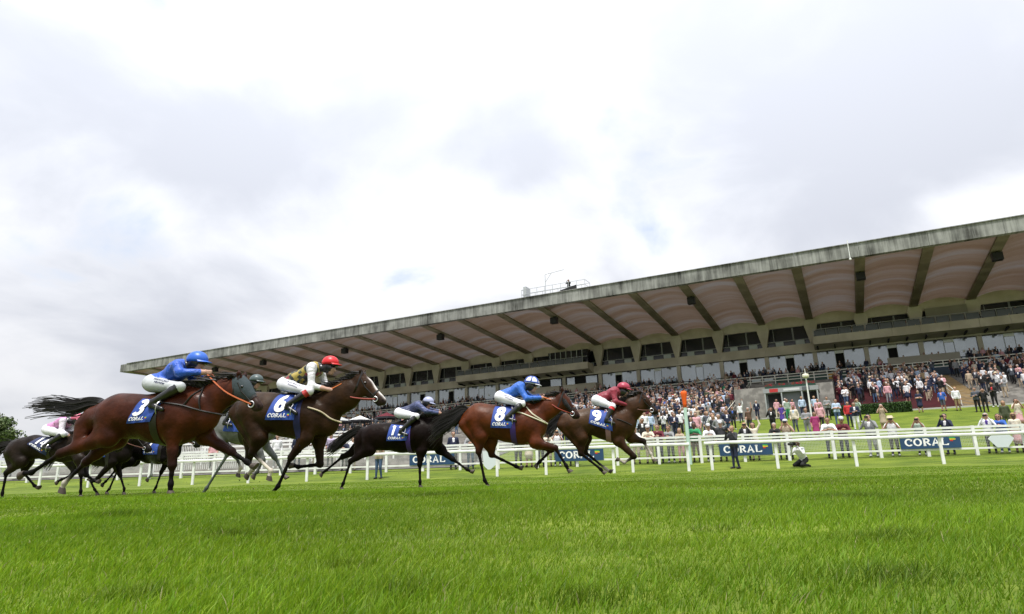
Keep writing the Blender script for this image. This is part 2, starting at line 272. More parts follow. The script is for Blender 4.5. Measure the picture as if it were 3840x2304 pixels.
# ------ measured joint positions (metres, along the heading and up) and spectators
HORSES = {'3': {'base': [-4.936, 8.631, 0.124], 'croup': (-0.444, 1.362), 'loin': (-0.112, 1.309), 'withers': (0.579, 1.399), 'butt': (-1.021, 1.035), 'chest': (1.007, 1.025), 'girth': (0.324, 0.674), 'belly': (0.057, 0.724), 'flank': (-0.326, 0.809), 'neckT': (0.949, 1.454), 'neckB': (1.148, 1.154), 'poll': (1.297, 1.526), 'throat': (1.291, 1.212), 'muzzle': (1.672, 1.115), 'chin': (1.586, 1.017), 'ear': (1.298, 1.607), 'nf': [(0.5, 0.788), (0.542, 0.387), (0.549, 0.155), (0.557, 0.0)], 'ff': [(0.734, 0.761), (1.15, 0.55), (1.389, 0.406), (1.512, 0.323)], 'nh': [(-0.459, 0.793), (-1.154, 0.588), (-1.559, 0.352), (-1.768, 0.335)], 'fh': [(-0.594, 0.783), (-1.021, 0.483), (-1.315, 0.208), (-1.353, 0.104)], 'tail': [(-0.905, 1.278), (-1.173, 1.226), (-1.554, 1.267), (-1.996, 1.246)], 'cloth': [(0.036, 1.261), (0.394, 1.213), (0.26, 0.939), (-0.107, 0.931)], 'straps': [[(0.34, 1.191), (0.627, 1.147), (0.898, 1.065), (1.162, 1.007)], [(0.825, 1.398), (0.728, 1.253), (0.656, 1.13)], [(0.817, 1.399), (0.844, 1.231), (0.87, 1.082)]], 'j': {'hip': (0.011, 1.485), 'back': (0.148, 1.636), 'sh': (0.375, 1.732), 'neck': (0.486, 1.726), 'head': (0.612, 1.744), 'helm': (0.626, 1.814), 'peak': (0.782, 1.764), 'sho': (0.455, 1.675), 'elb': (0.532, 1.583), 'hand': (0.813, 1.59), 'elbf': (0.432, 1.575), 'handf': (0.768, 1.531), 'knee': (0.595, 1.382), 'ank': (0.278, 1.192), 'toe': (0.401, 1.116)}},
 '6': {'base': [-3.817, 10.78, 0.047], 'croup': (-0.619, 1.716), 'loin': (-0.248, 1.699), 'withers': (0.31, 1.662), 'butt': (-1.033, 1.455), 'chest': (0.892, 1.16), 'girth': (0.232, 0.908), 'belly': (-0.131, 0.984), 'flank': (-0.476, 1.049), 'neckT': (0.973, 1.831), 'neckB': (1.073, 1.372), 'poll': (1.278, 1.968), 'throat': (1.215, 1.537), 'muzzle': (1.748, 1.481), 'chin': (1.661, 1.378), 'ear': (1.259, 2.041), 'nf': [(0.4, 0.884), (0.18, 0.608), (-0.015, 0.16), (-0.151, 0.0)], 'ff': [(0.487, 0.878), (0.536, 0.49), (0.145, 0.459), (0.013, 0.505)], 'nh': [(-0.42, 0.933), (-0.523, 0.703), (-0.164, 0.403), (-0.209, 0.252)], 'fh': [(-0.668, 0.977), (-0.779, 0.581), (-0.671, 0.44), (-0.826, 0.306)], 'tail': [(-1.031, 1.555), (-1.194, 1.522), (-1.399, 1.371), (-1.565, 1.258)], 'cloth': [(-0.102, 1.655), (0.308, 1.61), (0.273, 1.192), (-0.246, 1.213)], 'straps': [[(0.459, 1.399), (0.667, 1.326), (0.832, 1.204), (0.98, 1.146)]], 'j': {'hip': (-0.096, 1.83), 'back': (0.057, 2.033), 'sh': (0.396, 2.127), 'neck': (0.563, 2.095), 'head': (0.687, 2.077), 'helm': (0.705, 2.193), 'peak': (0.901, 2.127), 'sho': (0.451, 2.063), 'elb': (0.489, 1.751), 'hand': (0.816, 1.677), 'elbf': (0.527, 1.837), 'handf': (0.783, 1.74), 'knee': (0.481, 1.66), 'ank': (0.149, 1.445), 'toe': (0.288, 1.323)}},
 '17': {'base': [-2.672, 14.785, 0.047], 'croup': (-0.582, 1.467), 'loin': (-0.235, 1.45), 'withers': (0.462, 1.587), 'butt': (-1.032, 1.218), 'chest': (1.024, 1.057), 'girth': (0.503, 0.774), 'belly': (-0.004, 0.834), 'flank': (-0.439, 0.906), 'neckT': (0.985, 1.661), 'neckB': (1.168, 1.311), 'poll': (1.517, 1.704), 'throat': (1.546, 1.427), 'muzzle': (2.008, 1.336), 'chin': (1.933, 1.253), 'ear': (1.503, 1.778), 'nf': [(0.584, 0.809), (0.557, 0.529), (0.568, 0.16), (0.577, 0.0)], 'ff': [(0.926, 0.852), (1.229, 0.628), (1.558, 0.392), (1.721, 0.31)], 'nh': [(-0.638, 0.892), (-1.082, 0.647), (-1.24, 0.16), (-1.318, 0.0)], 'fh': [(-0.938, 0.933), (-1.418, 0.764), (-1.805, 0.47), (-1.999, 0.344)], 'tail': [(-1.022, 1.338), (-1.303, 1.184), (-1.56, 0.988), (-1.777, 0.894)], 'cloth': [(-0.119, 1.436), (0.386, 1.359), (0.285, 1.049), (-0.186, 1.058)], 'straps': [], 'j': {'hip': (0.009, 1.695), 'back': (0.179, 1.836), 'sh': (0.427, 1.884), 'neck': (0.551, 1.909), 'head': (0.645, 1.89), 'helm': (0.698, 1.969), 'peak': (0.83, 1.881), 'sho': (0.515, 1.819), 'elb': (0.712, 1.69), 'hand': (1.005, 1.646), 'elbf': (0.661, 1.76), 'handf': (0.995, 1.689), 'knee': (0.498, 1.586), 'ank': (0.159, 1.272), 'toe': (0.285, 1.195)}},
 '8': {'base': [-0.25, 13.001, 0.04], 'croup': (-0.495, 1.679), 'loin': (-0.155, 1.617), 'withers': (0.509, 1.644), 'butt': (-0.883, 1.344), 'chest': (0.864, 1.176), 'girth': (0.442, 0.788), 'belly': (0.043, 0.895), 'flank': (-0.33, 1.015), 'neckT': (0.916, 1.725), 'neckB': (1.001, 1.366), 'poll': (1.231, 1.829), 'throat': (1.164, 1.457), 'muzzle': (1.583, 1.351), 'chin': (1.51, 1.276), 'ear': (1.217, 1.966), 'nf': [(0.665, 0.847), (1.06, 0.738), (1.256, 0.396), (1.325, 0.255)], 'ff': [(0.68, 0.841), (0.955, 0.716), (0.707, 0.492), (0.594, 0.39)], 'nh': [(-0.429, 1.02), (-0.473, 0.713), (-0.359, 0.16), (-0.253, 0.0)], 'fh': [(-0.291, 0.933), (-0.275, 0.658), (0.226, 0.41), (0.345, 0.359)], 'tail': [(-0.83, 1.542), (-1.018, 1.411), (-1.285, 1.276), (-1.551, 1.068)], 'cloth': [(-0.117, 1.598), (0.346, 1.567), (0.222, 1.135), (-0.193, 1.162)], 'straps': [[(0.334, 1.456), (0.445, 1.424), (0.665, 1.328), (0.916, 1.214)], [(0.517, 1.553), (0.635, 1.416), (0.776, 1.312), (0.916, 1.214)]], 'j': {'hip': (-0.04, 1.792), 'back': (0.08, 1.946), 'sh': (0.36, 2.024), 'neck': (0.485, 1.983), 'head': (0.6, 1.978), 'helm': (0.621, 2.09), 'peak': (0.784, 1.991), 'sho': (0.385, 1.932), 'elb': (0.532, 1.719), 'hand': (0.851, 1.731), 'elbf': (0.553, 1.788), 'handf': (0.824, 1.794), 'knee': (0.445, 1.608), 'ank': (0.156, 1.363), 'toe': (0.28, 1.303)}},
 '9': {'base': [1.84, 14.346, 0.048], 'croup': (-0.479, 1.607), 'loin': (-0.145, 1.63), 'withers': (0.514, 1.641), 'butt': (-0.892, 1.371), 'chest': (0.811, 1.259), 'girth': (0.301, 0.888), 'belly': (0.058, 0.987), 'flank': (-0.218, 1.115), 'neckT': (0.724, 1.829), 'neckB': (0.889, 1.429), 'poll': (0.994, 1.949), 'throat': (0.985, 1.555), 'muzzle': (1.357, 1.513), 'chin': (1.282, 1.457), 'ear': (0.937, 1.985), 'nf': [(0.422, 0.902), (0.744, 0.558), (0.522, 0.439), (0.33, 0.557)], 'ff': [(0.705, 0.972), (0.976, 0.891), (1.113, 0.612), (1.194, 0.368)], 'nh': [(-0.369, 0.994), (-0.402, 0.666), (0.013, 0.313), (0.086, 0.22)], 'fh': [(-0.3, 1.007), (-0.331, 0.702), (0.105, 0.327), (0.245, 0.23)], 'tail': [(-0.877, 1.458), (-1.005, 1.353), (-1.122, 1.248), (-1.182, 1.14)], 'cloth': [(-0.126, 1.604), (0.318, 1.555), (0.323, 1.102), (-0.185, 1.295)], 'straps': [[(0.422, 1.368), (0.535, 1.329), (0.748, 1.227)]], 'j': {'hip': (0.004, 1.811), 'back': (0.136, 1.987), 'sh': (0.404, 2.035), 'neck': (0.534, 2.016), 'head': (0.603, 1.977), 'helm': (0.625, 2.109), 'peak': (0.751, 2.042), 'sho': (0.39, 1.954), 'elb': (0.424, 1.745), 'hand': (0.659, 1.678), 'elbf': (0.504, 1.786), 'handf': (0.68, 1.716), 'knee': (0.358, 1.638), 'ank': (0.214, 1.369), 'toe': (0.337, 1.294)}},
 '12': {'base': [-10.578, 14.772, 0.04], 'croup': (-0.835, 1.388), 'loin': (-0.551, 1.41), 'withers': (0.257, 1.373), 'butt': (-1.172, 1.138), 'chest': (0.945, 1.069), 'girth': (0.356, 0.818), 'belly': (-0.03, 0.877), 'flank': (-0.455, 0.922), 'neckT': (0.711, 1.461), 'neckB': (1.035, 1.193), 'poll': (1.206, 1.507), 'throat': (1.266, 1.249), 'muzzle': (1.819, 1.103), 'chin': (1.763, 0.995), 'ear': (1.156, 1.589), 'nf': [(0.873, 0.846), (0.984, 0.517), (1.033, 0.16), (1.054, 0.0)], 'ff': [(0.627, 0.86), (0.817, 0.506), (1.043, 0.375), (1.178, 0.332)], 'nh': [(-0.625, 0.844), (-0.974, 0.601), (-0.99, 0.16), (-0.965, 0.0)], 'fh': [(-0.789, 0.854), (-0.834, 0.597), (-0.488, 0.302), (-0.352, 0.235)], 'tail': [(-1.176, 1.253), (-1.362, 1.21), (-1.53, 1.085), (-1.679, 0.959)], 'cloth': [(-0.27, 1.398), (0.191, 1.337), (0.041, 0.947), (-0.432, 1.215)], 'straps': [], 'j': {'hip': (-0.173, 1.543), 'back': (-0.089, 1.704), 'sh': (0.168, 1.759), 'neck': (0.341, 1.752), 'head': (0.499, 1.713), 'helm': (0.521, 1.802), 'peak': (0.7, 1.746), 'sho': (0.308, 1.691), 'elb': (0.351, 1.462), 'hand': (0.434, 1.387), 'elbf': (0.137, 1.495), 'handf': (0.352, 1.414), 'knee': (0.455, 1.407), 'ank': (0.08, 1.149), 'toe': (0.227, 1.112)}},
 'grey': {'base': [-5.844, 13.411, 0.037], 'croup': (-0.568, 1.628), 'loin': (-0.227, 1.614), 'withers': (0.409, 1.67), 'butt': (-0.868, 1.362), 'chest': (0.92, 1.293), 'girth': (0.409, 0.977), 'belly': (0.072, 1.042), 'flank': (-0.269, 1.12), 'neckT': (0.729, 1.822), 'neckB': (0.965, 1.482), 'poll': (1.047, 2.002), 'throat': (1.131, 1.667), 'muzzle': (1.468, 1.489), 'chin': (1.385, 1.411), 'ear': (1.021, 2.115), 'nf': [(0.591, 1.028), (0.767, 0.679), (0.669, 0.447), (0.562, 0.346)], 'ff': [(0.547, 1.044), (0.841, 0.737), (1.041, 0.438), (1.141, 0.277)], 'nh': [(-0.308, 1.113), (-0.016, 0.832), (-0.428, 0.16), (-0.537, 0.0)], 'fh': [(-0.463, 1.134), (-0.036, 0.791), (0.1, 0.546), (-0.014, 0.261)], 'tail': [(-0.862, 1.472), (-1.138, 1.428), (-1.426, 1.216), (-1.657, 1.058)], 'cloth': [(-0.046, 1.583), (0.285, 1.569), (0.255, 1.247), (-0.105, 1.272)], 'straps': [], 'j': {'hip': (-0.335, 1.954), 'back': (-0.186, 2.145), 'sh': (0.11, 2.29), 'neck': (0.233, 2.295), 'head': (0.357, 2.277), 'helm': (0.392, 2.372), 'peak': (0.569, 2.306), 'sho': (0.225, 2.188), 'elb': (0.362, 1.954), 'hand': (0.613, 1.903), 'elbf': (0.197, 2.009), 'handf': (0.557, 1.949), 'knee': (0.177, 1.821), 'ank': (-0.039, 1.471), 'toe': (0.075, 1.412)}},
 '7': {'base': [-10.114, 17.877, 0.069], 'croup': (-0.734, 1.45), 'loin': (-0.383, 1.452), 'withers': (0.356, 1.499), 'butt': (-1.03, 1.183), 'chest': (0.934, 1.119), 'girth': (0.367, 0.781), 'belly': (0.034, 0.827), 'flank': (-0.351, 0.931), 'neckT': (0.707, 1.645), 'neckB': (0.989, 1.332), 'poll': (1.097, 1.797), 'throat': (1.192, 1.468), 'muzzle': (1.563, 1.255), 'chin': (1.47, 1.159), 'ear': (1.059, 1.908), 'nf': [(0.531, 0.915), (0.235, 1.028), (0.27, 0.482), (0.036, 0.26)], 'ff': [(0.475, 0.888), (0.312, 0.564), (0.198, 0.16), (0.098, 0.0)], 'nh': [(-0.424, 0.873), (-0.835, 0.661), (-1.116, 0.353), (-1.237, 0.257)], 'fh': [(-0.551, 0.882), (-1.012, 0.769), (-1.232, 0.16), (-1.381, 0.0)], 'tail': [(-1.03, 1.292), (-1.267, 1.191), (-1.487, 0.98), (-1.706, 0.769)], 'cloth': [(0.047, 1.423), (0.457, 1.395), (0.467, 1.02), (0.061, 1.032)], 'straps': [], 'j': {'hip': (-0.353, 1.707), 'back': (-0.236, 1.886), 'sh': (0.001, 1.987), 'neck': (0.11, 1.983), 'head': (0.215, 1.942), 'helm': (0.239, 2.014), 'peak': (0.396, 1.949), 'sho': (0.149, 1.895), 'elb': (0.324, 1.74), 'hand': (0.516, 1.633), 'elbf': (0.061, 1.8), 'handf': (0.427, 1.675), 'knee': (0.214, 1.576), 'ank': (0.016, 1.294), 'toe': (0.136, 1.247)}},
 'x': {'base': [-11.183, 17.357, 0.058], 'croup': (-0.741, 1.369), 'loin': (-0.375, 1.392), 'withers': (0.352, 1.437), 'butt': (-1.024, 1.096), 'chest': (0.97, 1.068), 'girth': (0.422, 0.726), 'belly': (0.051, 0.785), 'flank': (-0.327, 0.865), 'neckT': (0.736, 1.564), 'neckB': (1.019, 1.274), 'poll': (1.12, 1.69), 'throat': (1.229, 1.371), 'muzzle': (1.608, 1.151), 'chin': (1.524, 1.071), 'ear': (1.089, 1.797), 'nf': [(0.585, 0.836), (0.218, 0.442), (0.065, 0.351), (-0.026, 0.449)], 'ff': [(0.466, 0.845), (0.599, 0.511), (0.777, 0.16), (0.77, 0.0)], 'nh': [(-0.385, 0.83), (-0.582, 0.548), (-0.869, 0.445), (-1.091, 0.34)], 'fh': [(-0.544, 0.839), (-0.434, 0.6), (-0.104, 0.16), (0.064, 0.0)], 'tail': [(-1.018, 1.202), (-1.28, 1.14), (-1.457, 0.969), (-1.591, 0.797)], 'cloth': [(0.056, 1.365), (0.458, 1.351), (0.462, 0.974), (0.062, 0.986)], 'straps': [], 'j': {'hip': (-0.35, 1.639), 'back': (-0.237, 1.799), 'sh': (-0.005, 1.889), 'neck': (0.102, 1.885), 'head': (0.206, 1.853), 'helm': (0.229, 1.916), 'peak': (0.384, 1.86), 'sho': (0.161, 1.8), 'elb': (0.342, 1.65), 'hand': (0.516, 1.554), 'elbf': (0.036, 1.708), 'handf': (0.413, 1.594), 'knee': (0.241, 1.498), 'ank': (0.059, 1.225), 'toe': (0.179, 1.179)}}}
PEOPLE = [(-3.01, 31.24, 'stand', 'navy', 'white', 'charcoal', '', 'fence'),
 (-2.17, 31.09, 'lean', 'grey', 'grey', 'denim', '', 'fence'),
 (0.11, 30.69, 'stand', 'black', 'black', 'charcoal', '', 'fence'),
 (0.61, 30.6, 'cross', 'pink', 'pink', 'cream', 'dress', 'fence'),
 (1.16, 30.5, 'stand', 'charcoal', 'white', 'charcoal', '', 'fence'),
 (1.51, 30.44, 'lean', 'cream', 'cream', 'beige', 'long', 'fence'),
 (1.93, 30.37, 'phone', 'white', 'white', 'navy', '', 'fence'),
 (2.63, 30.24, 'stand', 'navy', 'white', 'black', '', 'fence'),
 (5.5, 29.74, 'lean', 'white', 'white', 'beige', 'long', 'fence'),
 (6.09, 29.64, 'lean', 'cream', 'cream', 'beige', 'cap', 'fence'),
 (6.52, 29.56, 'lean', 'maroon', 'maroon', 'navy', '', 'fence'),
 (7.02, 29.48, 'lean', 'grey', 'grey', 'charcoal', '', 'fence'),
 (7.48, 29.39, 'lean', 'beige', 'beige', 'pink', 'long', 'fence'),
 (8.11, 29.28, 'lean', 'green', 'green', 'brown', '', 'fence'),
 (8.7, 29.18, 'lean', 'white', 'white', 'charcoal', 'cap', 'fence'),
 (9.25, 29.08, 'stand', 'charcoal', 'charcoal', 'charcoal', 'cap', 'fence'),
 (10.25, 28.91, 'phone', 'charcoal', 'white', 'navy', '', 'fence'),
 (10.61, 28.84, 'armsup', 'cream', 'cream', 'beige', 'long', 'fence'),
 (11.52, 28.68, 'lean', 'black', 'black', 'charcoal', '', 'fence'),
 (11.98, 28.6, 'phone', 'beige', 'beige', 'charcoal', 'cap', 'fence'),
 (13.7, 28.3, 'lean', 'white', 'white', 'navy', '', 'fence'),
 (14.25, 28.21, 'lean', 'maroon', 'maroon', 'navy', 'cap', 'fence'),
 (15.36, 28.01, 'phone', 'grey', 'white', 'grey', '', 'fence'),
 (16.21, 27.86, 'phone', 'white', 'white', 'charcoal', 'hat', 'fence'),
 (17.24, 27.68, 'phone', 'sage', 'sage', 'black', 'short long', 'fence'),
 (18.32, 27.49, 'phone', 'navy', 'white', 'navy', '', 'fence'),
 (19.87, 27.22, 'phone', 'white', 'purple', 'charcoal', '', 'fence'),
 (20.35, 27.14, 'lean', 'blue', 'blue', 'denim', 'long', 'fence'),
 (20.89, 27.04, 'stand', 'cream', 'cream', 'pink', 'long dress', 'fence'),
 (-11.26, 33.44, 'stand', 'navy', 'white', 'navy', '', 'fence'),
 (-10.25, 33.27, 'lean', 'white', 'white', 'beige', '', 'fence'),
 (-9.47, 33.13, 'stand', 'lilac', 'lilac', 'charcoal', 'long', 'fence'),
 (-8.69, 32.99, 'lean', 'navy', 'navy', 'charcoal', '', 'fence'),
 (-8.27, 32.92, 'stand', 'white', 'white', 'beige', '', 'fence'),
 (-12.42, 33.65, 'stand', 'white', 'white', 'grey', '', 'fence'),
 (-22.18, 35.36, 'stand', 'charcoal', 'grey', 'charcoal', '', 'fence'),
 (-28.42, 36.46, 'lean', 'grey', 'pink', 'navy', '', 'fence'),
 (-16.0, 34.28, 'stand', 'pink', 'pink', 'charcoal', 'long', 'fence'),
 (10.48, 42.72, 'stand', 'navy', 'navy', 'grey', '', 'lawn'),
 (11.45, 41.73, 'cross', 'black', 'black', 'charcoal', '', 'lawn'),
 (12.17, 42.0, 'stand', 'grey', 'white', 'grey', '', 'lawn'),
 (12.18, 41.0, 'hips', 'white', 'white', 'navy', '', 'lawn'),
 (13.7, 43.77, 'stand', 'slate', 'slate', 'black', '', 'lawn'),
 (13.71, 41.91, 'stand', 'navy', 'pink', 'charcoal', '', 'lawn'),
 (16.0, 47.2, 'stand', 'black', 'blue', 'black', '', 'lawn'),
 (21.28, 56.36, 'stand', 'navy', 'white', 'navy', '', 'lawn'),
 (16.41, 41.04, 'phone', 'black', 'white', 'black', '', 'lawn'),
 (19.71, 47.45, 'hips', 'purple', 'purple', 'purple', 'dress long', 'lawn'),
 (17.76, 40.88, 'stand', 'cream', 'paleblue', 'slate', '', 'lawn'),
 (16.7, 36.87, 'cross', 'grey', 'grey', 'grey', '', 'lawn'),
 (16.54, 35.55, 'stand', 'magenta', 'magenta', 'magenta', 'dress long', 'lawn'),
 (19.54, 41.12, 'stand', 'pink', 'pink', 'black', '', 'lawn'),
 (19.0, 54.02, 'armup', 'white', 'white', 'navy', '', 'lawn'),
 (9.12, 45.3, 'stand', 'white', 'white', 'navy', '', 'lawn'),
 (10.61, 46.01, 'phone', 'white', 'navy', 'navy', '', 'lawn'),
 (11.52, 44.92, 'stand', 'white', 'white', 'black', '', 'lawn'),
 (9.67, 45.9, 'stand', 'paleblue', 'paleblue', 'denim', '', 'lawn'),
 (10.64, 53.83, 'stand', 'pink', 'pink', 'navy', 'long', 'lawn'),
 (12.97, 53.56, 'stand', 'white', 'white', 'navy', '', 'lawn'),
 (15.01, 53.75, 'stand', 'white', 'white', 'charcoal', '', 'lawn'),
 (14.85, 52.07, 'stand', 'navy', 'navy', 'navy', 'dress long', 'lawn'),
 (14.55, 47.55, 'stand', 'paleblue', 'paleblue', 'charcoal', '', 'lawn'),
 (18.21, 55.9, 'stand', 'lilac', 'white', 'grey', 'long', 'lawn'),
 (15.94, 58.95, 'hips', 'white', 'white', 'denim', '', 'lawn'),
 (15.77, 43.37, 'armup', 'brown', 'brown', 'charcoal', 'long', 'lawn'),
 (22.2, 44.27, 'cross', 'paleblue', 'paleblue', 'denim', 'short', 'lawn'),
 (24.29, 45.39, 'phone', 'sage', 'sage', 'black', 'long', 'lawn'),
 (21.12, 39.91, 'cross', 'navy', 'white', 'white', '', 'lawn'),
 (22.15, 38.79, 'phone', 'beige', 'beige', 'beige', 'dress long', 'lawn'),
 (30.99, 49.01, 'cross', 'navy', 'navy', 'navy', 'dress long', 'lawn'),
 (32.32, 48.33, 'stand', 'blue', 'pink', 'slate', 'shorts', 'lawn'),
 (32.97, 47.7, 'stand', 'white', 'white', 'tan', '', 'lawn'),
 (32.78, 45.41, 'cross', 'slate', 'slate', 'black', '', 'lawn'),
 (32.99, 44.96, 'phone', 'black', 'black', 'black', '', 'lawn'),
 (35.76, 47.69, 'cross', 'black', 'red', 'black', '', 'lawn'),
 (25.79, 33.87, 'stand', 'olive', 'olive', 'olive', 'long', 'lawn'),
 (27.01, 34.55, 'phone', 'cream', 'cream', 'pink', 'dress long', 'lawn'),
 (24.26, 49.69, 'cross', 'grey', 'grey', 'black', '', 'lawn'),
 (22.24, 46.94, 'stand', 'pink', 'pink', 'black', '', 'lawn'),
 (21.96, 42.28, 'stand', 'red', 'red', 'navy', '', 'lawn'),
 (13.94, 56.36, 'cross', 'charcoal', 'white', 'navy', 'long dress', 'lawn'),
 (13.52, 50.28, 'cross', 'white', 'white', 'black', 'long ', 'lawn'),
 (8.15, 43.44, 'stand', 'paleblue', 'paleblue', 'black', 'long dress', 'lawn'),
 (10.84, 38.56, 'stand', 'pink', 'pink', 'beige', '', 'lawn'),
 (11.48, 48.39, 'stand', 'black', 'white', 'beige', 'long ', 'lawn'),
 (10.25, 55.14, 'stand', 'paleblue', 'paleblue', 'black', '', 'lawn'),
 (10.5, 42.28, 'cross', 'navy', 'white', 'navy', '', 'lawn'),
 (9.47, 48.09, 'stand', 'cream', 'cream', 'grey', '', 'lawn'),
 (12.59, 48.72, 'stand', 'black', 'white', 'grey', '', 'lawn'),
 (14.05, 49.47, 'stand', 'beige', 'beige', 'charcoal', '', 'lawn'),
 (14.81, 52.03, 'hips', 'white', 'white', 'black', 'long dress', 'lawn'),
 (9.98, 36.49, 'stand', 'navy', 'white', 'navy', 'long dress', 'lawn'),
 (7.14, 36.53, 'cross', 'white', 'white', 'navy', 'long dress', 'lawn'),
 (13.54, 57.43, 'hips', 'slate', 'slate', 'navy', '', 'lawn'),
 (12.96, 56.05, 'stand', 'navy', 'white', 'black', '', 'lawn'),
 (11.66, 60.66, 'cross', 'pink', 'pink', 'beige', '', 'lawn'),
 (7.15, 36.19, 'stand', 'black', 'white', 'navy', '', 'lawn'),
 (12.17, 40.72, 'stand', 'slate', 'slate', 'beige', '', 'lawn'),
 (13.52, 51.64, 'stand', 'white', 'white', 'charcoal', '', 'lawn'),
 (13.66, 44.71, 'phone', 'grey', 'white', 'denim', '', 'lawn'),
 (13.82, 52.7, 'phone', 'white', 'white', 'black', '', 'lawn'),
 (12.23, 54.37, 'cross', 'black', 'white', 'black', 'long dress', 'lawn'),
 (15.04, 46.38, 'phone', 'slate', 'slate', 'grey', 'long ', 'lawn'),
 (11.56, 37.7, 'phone', 'white', 'white', 'black', '', 'lawn'),
 (13.26, 40.29, 'hips', 'navy', 'white', 'denim', '', 'lawn'),
 (12.19, 39.51, 'stand', 'cream', 'cream', 'grey', '', 'lawn'),
 (11.3, 36.7, 'stand', 'charcoal', 'charcoal', 'charcoal', 'long ', 'lawn'),
 (16.76, 57.69, 'cross', 'navy', 'navy', 'grey', '', 'lawn'),
 (11.2, 35.43, 'hips', 'grey', 'white', 'denim', '', 'lawn'),
 (16.12, 48.8, 'cross', 'navy', 'white', 'navy', 'long dress', 'lawn'),
 (13.86, 45.45, 'stand', 'white', 'white', 'black', 'long ', 'lawn'),
 (2.33, 41.89, 'phone', 'grey', 'grey', 'navy', '', 'lawn'),
 (2.24, 48.02, 'cross', 'cream', 'cream', 'beige', 'long ', 'lawn'),
 (3.1, 40.9, 'stand', 'pink', 'pink', 'navy', 'long ', 'lawn'),
 (4.79, 59.5, 'stand', 'charcoal', 'white', 'beige', '', 'lawn'),
 (4.56, 61.64, 'phone', 'charcoal', 'charcoal', 'navy', '', 'lawn'),
 (2.69, 40.38, 'stand', 'grey', 'white', 'black', '', 'lawn'),
 (4.58, 64.84, 'stand', 'paleblue', 'paleblue', 'navy', '', 'lawn')]
# ------------------------------------------------------------------ terrain
GO = np.array([-22.94, 110.0]); GU = np.array([.8904, -.4552]); GN = np.array([-.4552, -.8904]); BAY = 5.696
_ts = [-60, 0, 1, 3, 5, 6.5, 8, 9.5, 11, 15, 20, 27, 28.2, 29.6]; _tz = [0, 0, .02, .08, .135, .155, .12, .06, .03, .05, .13, .22, .33, .55]
def terr(x, y):
    x = np.asarray(x, float); y = np.asarray(y, float); s = y + .167 * x
    z = np.interp(s, _ts, _tz); n = (x - GO[0]) * GN[0] + (y - GO[1]) * GN[1]
    t = np.clip((s - 29.6) / np.maximum((s - 29.6) + np.maximum(n - 27, 0), 1e-6), 0, 1)
    far = np.clip((np.hypot(x, y) - 220) / 400, 0, 1)
    z = np.where(s > 29.6, .55 + 4.05 * t, z)
    return z * (1 - far)
def tz(x, y): return float(terr(x, y))
def spaced(lim, near, step, grow):
    v = [0.0]; d = step
    while v[-1] < lim:
        v.append(v[-1] + d)
        if v[-1] > near: d *= grow
    return v
xp = spaced(3000, 30, .6, 1.13); xs = np.array([-a for a in xp[:0:-1]] + xp)
yp = spaced(3000, 66, .5, 1.13); ym = spaced(400, 3, .8, 1.3); ys = np.array([-a for a in ym[:0:-1]] + yp)
X, Y = np.meshgrid(xs, ys, indexing='ij'); Zt = terr(X, Y)
bumpz = 0.012 * np.sin(X * 1.9 + 1.3 * np.sin(Y * 1.1)) * np.sin(Y * 2.3 + X * .4); Zt = Zt + np.where(Y + .167 * X < 28, bumpz, 0)
nx, ny = X.shape; ii = np.arange(nx * ny).reshape(nx, ny)
F4 = np.stack([ii[:-1, :-1], ii[1:, :-1], ii[1:, 1:], ii[:-1, 1:]], axis=-1).reshape(-1, 4)
def turf_mat():
    m = bpy.data.materials.new('turf'); m.use_nodes = True; t = m.node_tree; b = t.nodes['Principled BSDF']
    g = t.nodes.new('ShaderNodeNewGeometry')
    nA = N(t, 'ShaderNodeTexNoise', i_Scale=0.55, i_Detail=5.0); L(t, g.outputs['Position'], nA.inputs['Vector'])
    nB = N(t, 'ShaderNodeTexNoise', i_Scale=18.0, i_Detail=4.0); L(t, g.outputs['Position'], nB.inputs['Vector'])
    mpn = N(t, 'ShaderNodeMapping'); mpn.inputs['Scale'].default_value = (.5, 3.0, 1); L(t, g.outputs['Position'], mpn.inputs['Vector'])
    nC = N(t, 'ShaderNodeTexNoise', i_Scale=1.2, i_Detail=6.0); L(t, mpn.outputs[0], nC.inputs['Vector'])
    su = math_n(t, 'ADD', math_n(t, 'MULTIPLY', nA.outputs[0], .35), math_n(t, 'ADD', math_n(t, 'MULTIPLY', nB.outputs[0], .25), math_n(t, 'MULTIPLY', nC.outputs[0], .4)))
    cr_ = t.nodes.new('ShaderNodeValToRGB'); e = cr_.color_ramp.elements
    e[0].position = .40; e[0].color = (.060, .098, .010, 1); e[1].position = .58; e[1].color = (.142, .185, .022, 1)
    L(t, su, cr_.inputs[0]); L(t, cr_.outputs[0], b.inputs['Base Color'])
    b.inputs['Roughness'].default_value = .85; b.inputs['Specular IOR Level'].default_value = .15
    bp = N(t, 'ShaderNodeBump', i_Strength=.7, i_Distance=.03); L(t, nB.outputs[0], bp.inputs['Height']); L(t, bp.outputs[0], b.inputs['Normal'])
    return m
TURF = turf_mat()
tag(link('ground', mesh('ground', np.stack([X, Y, Zt], -1).reshape(-1, 3), F4, TURF, smooth=True)), kind='structure')
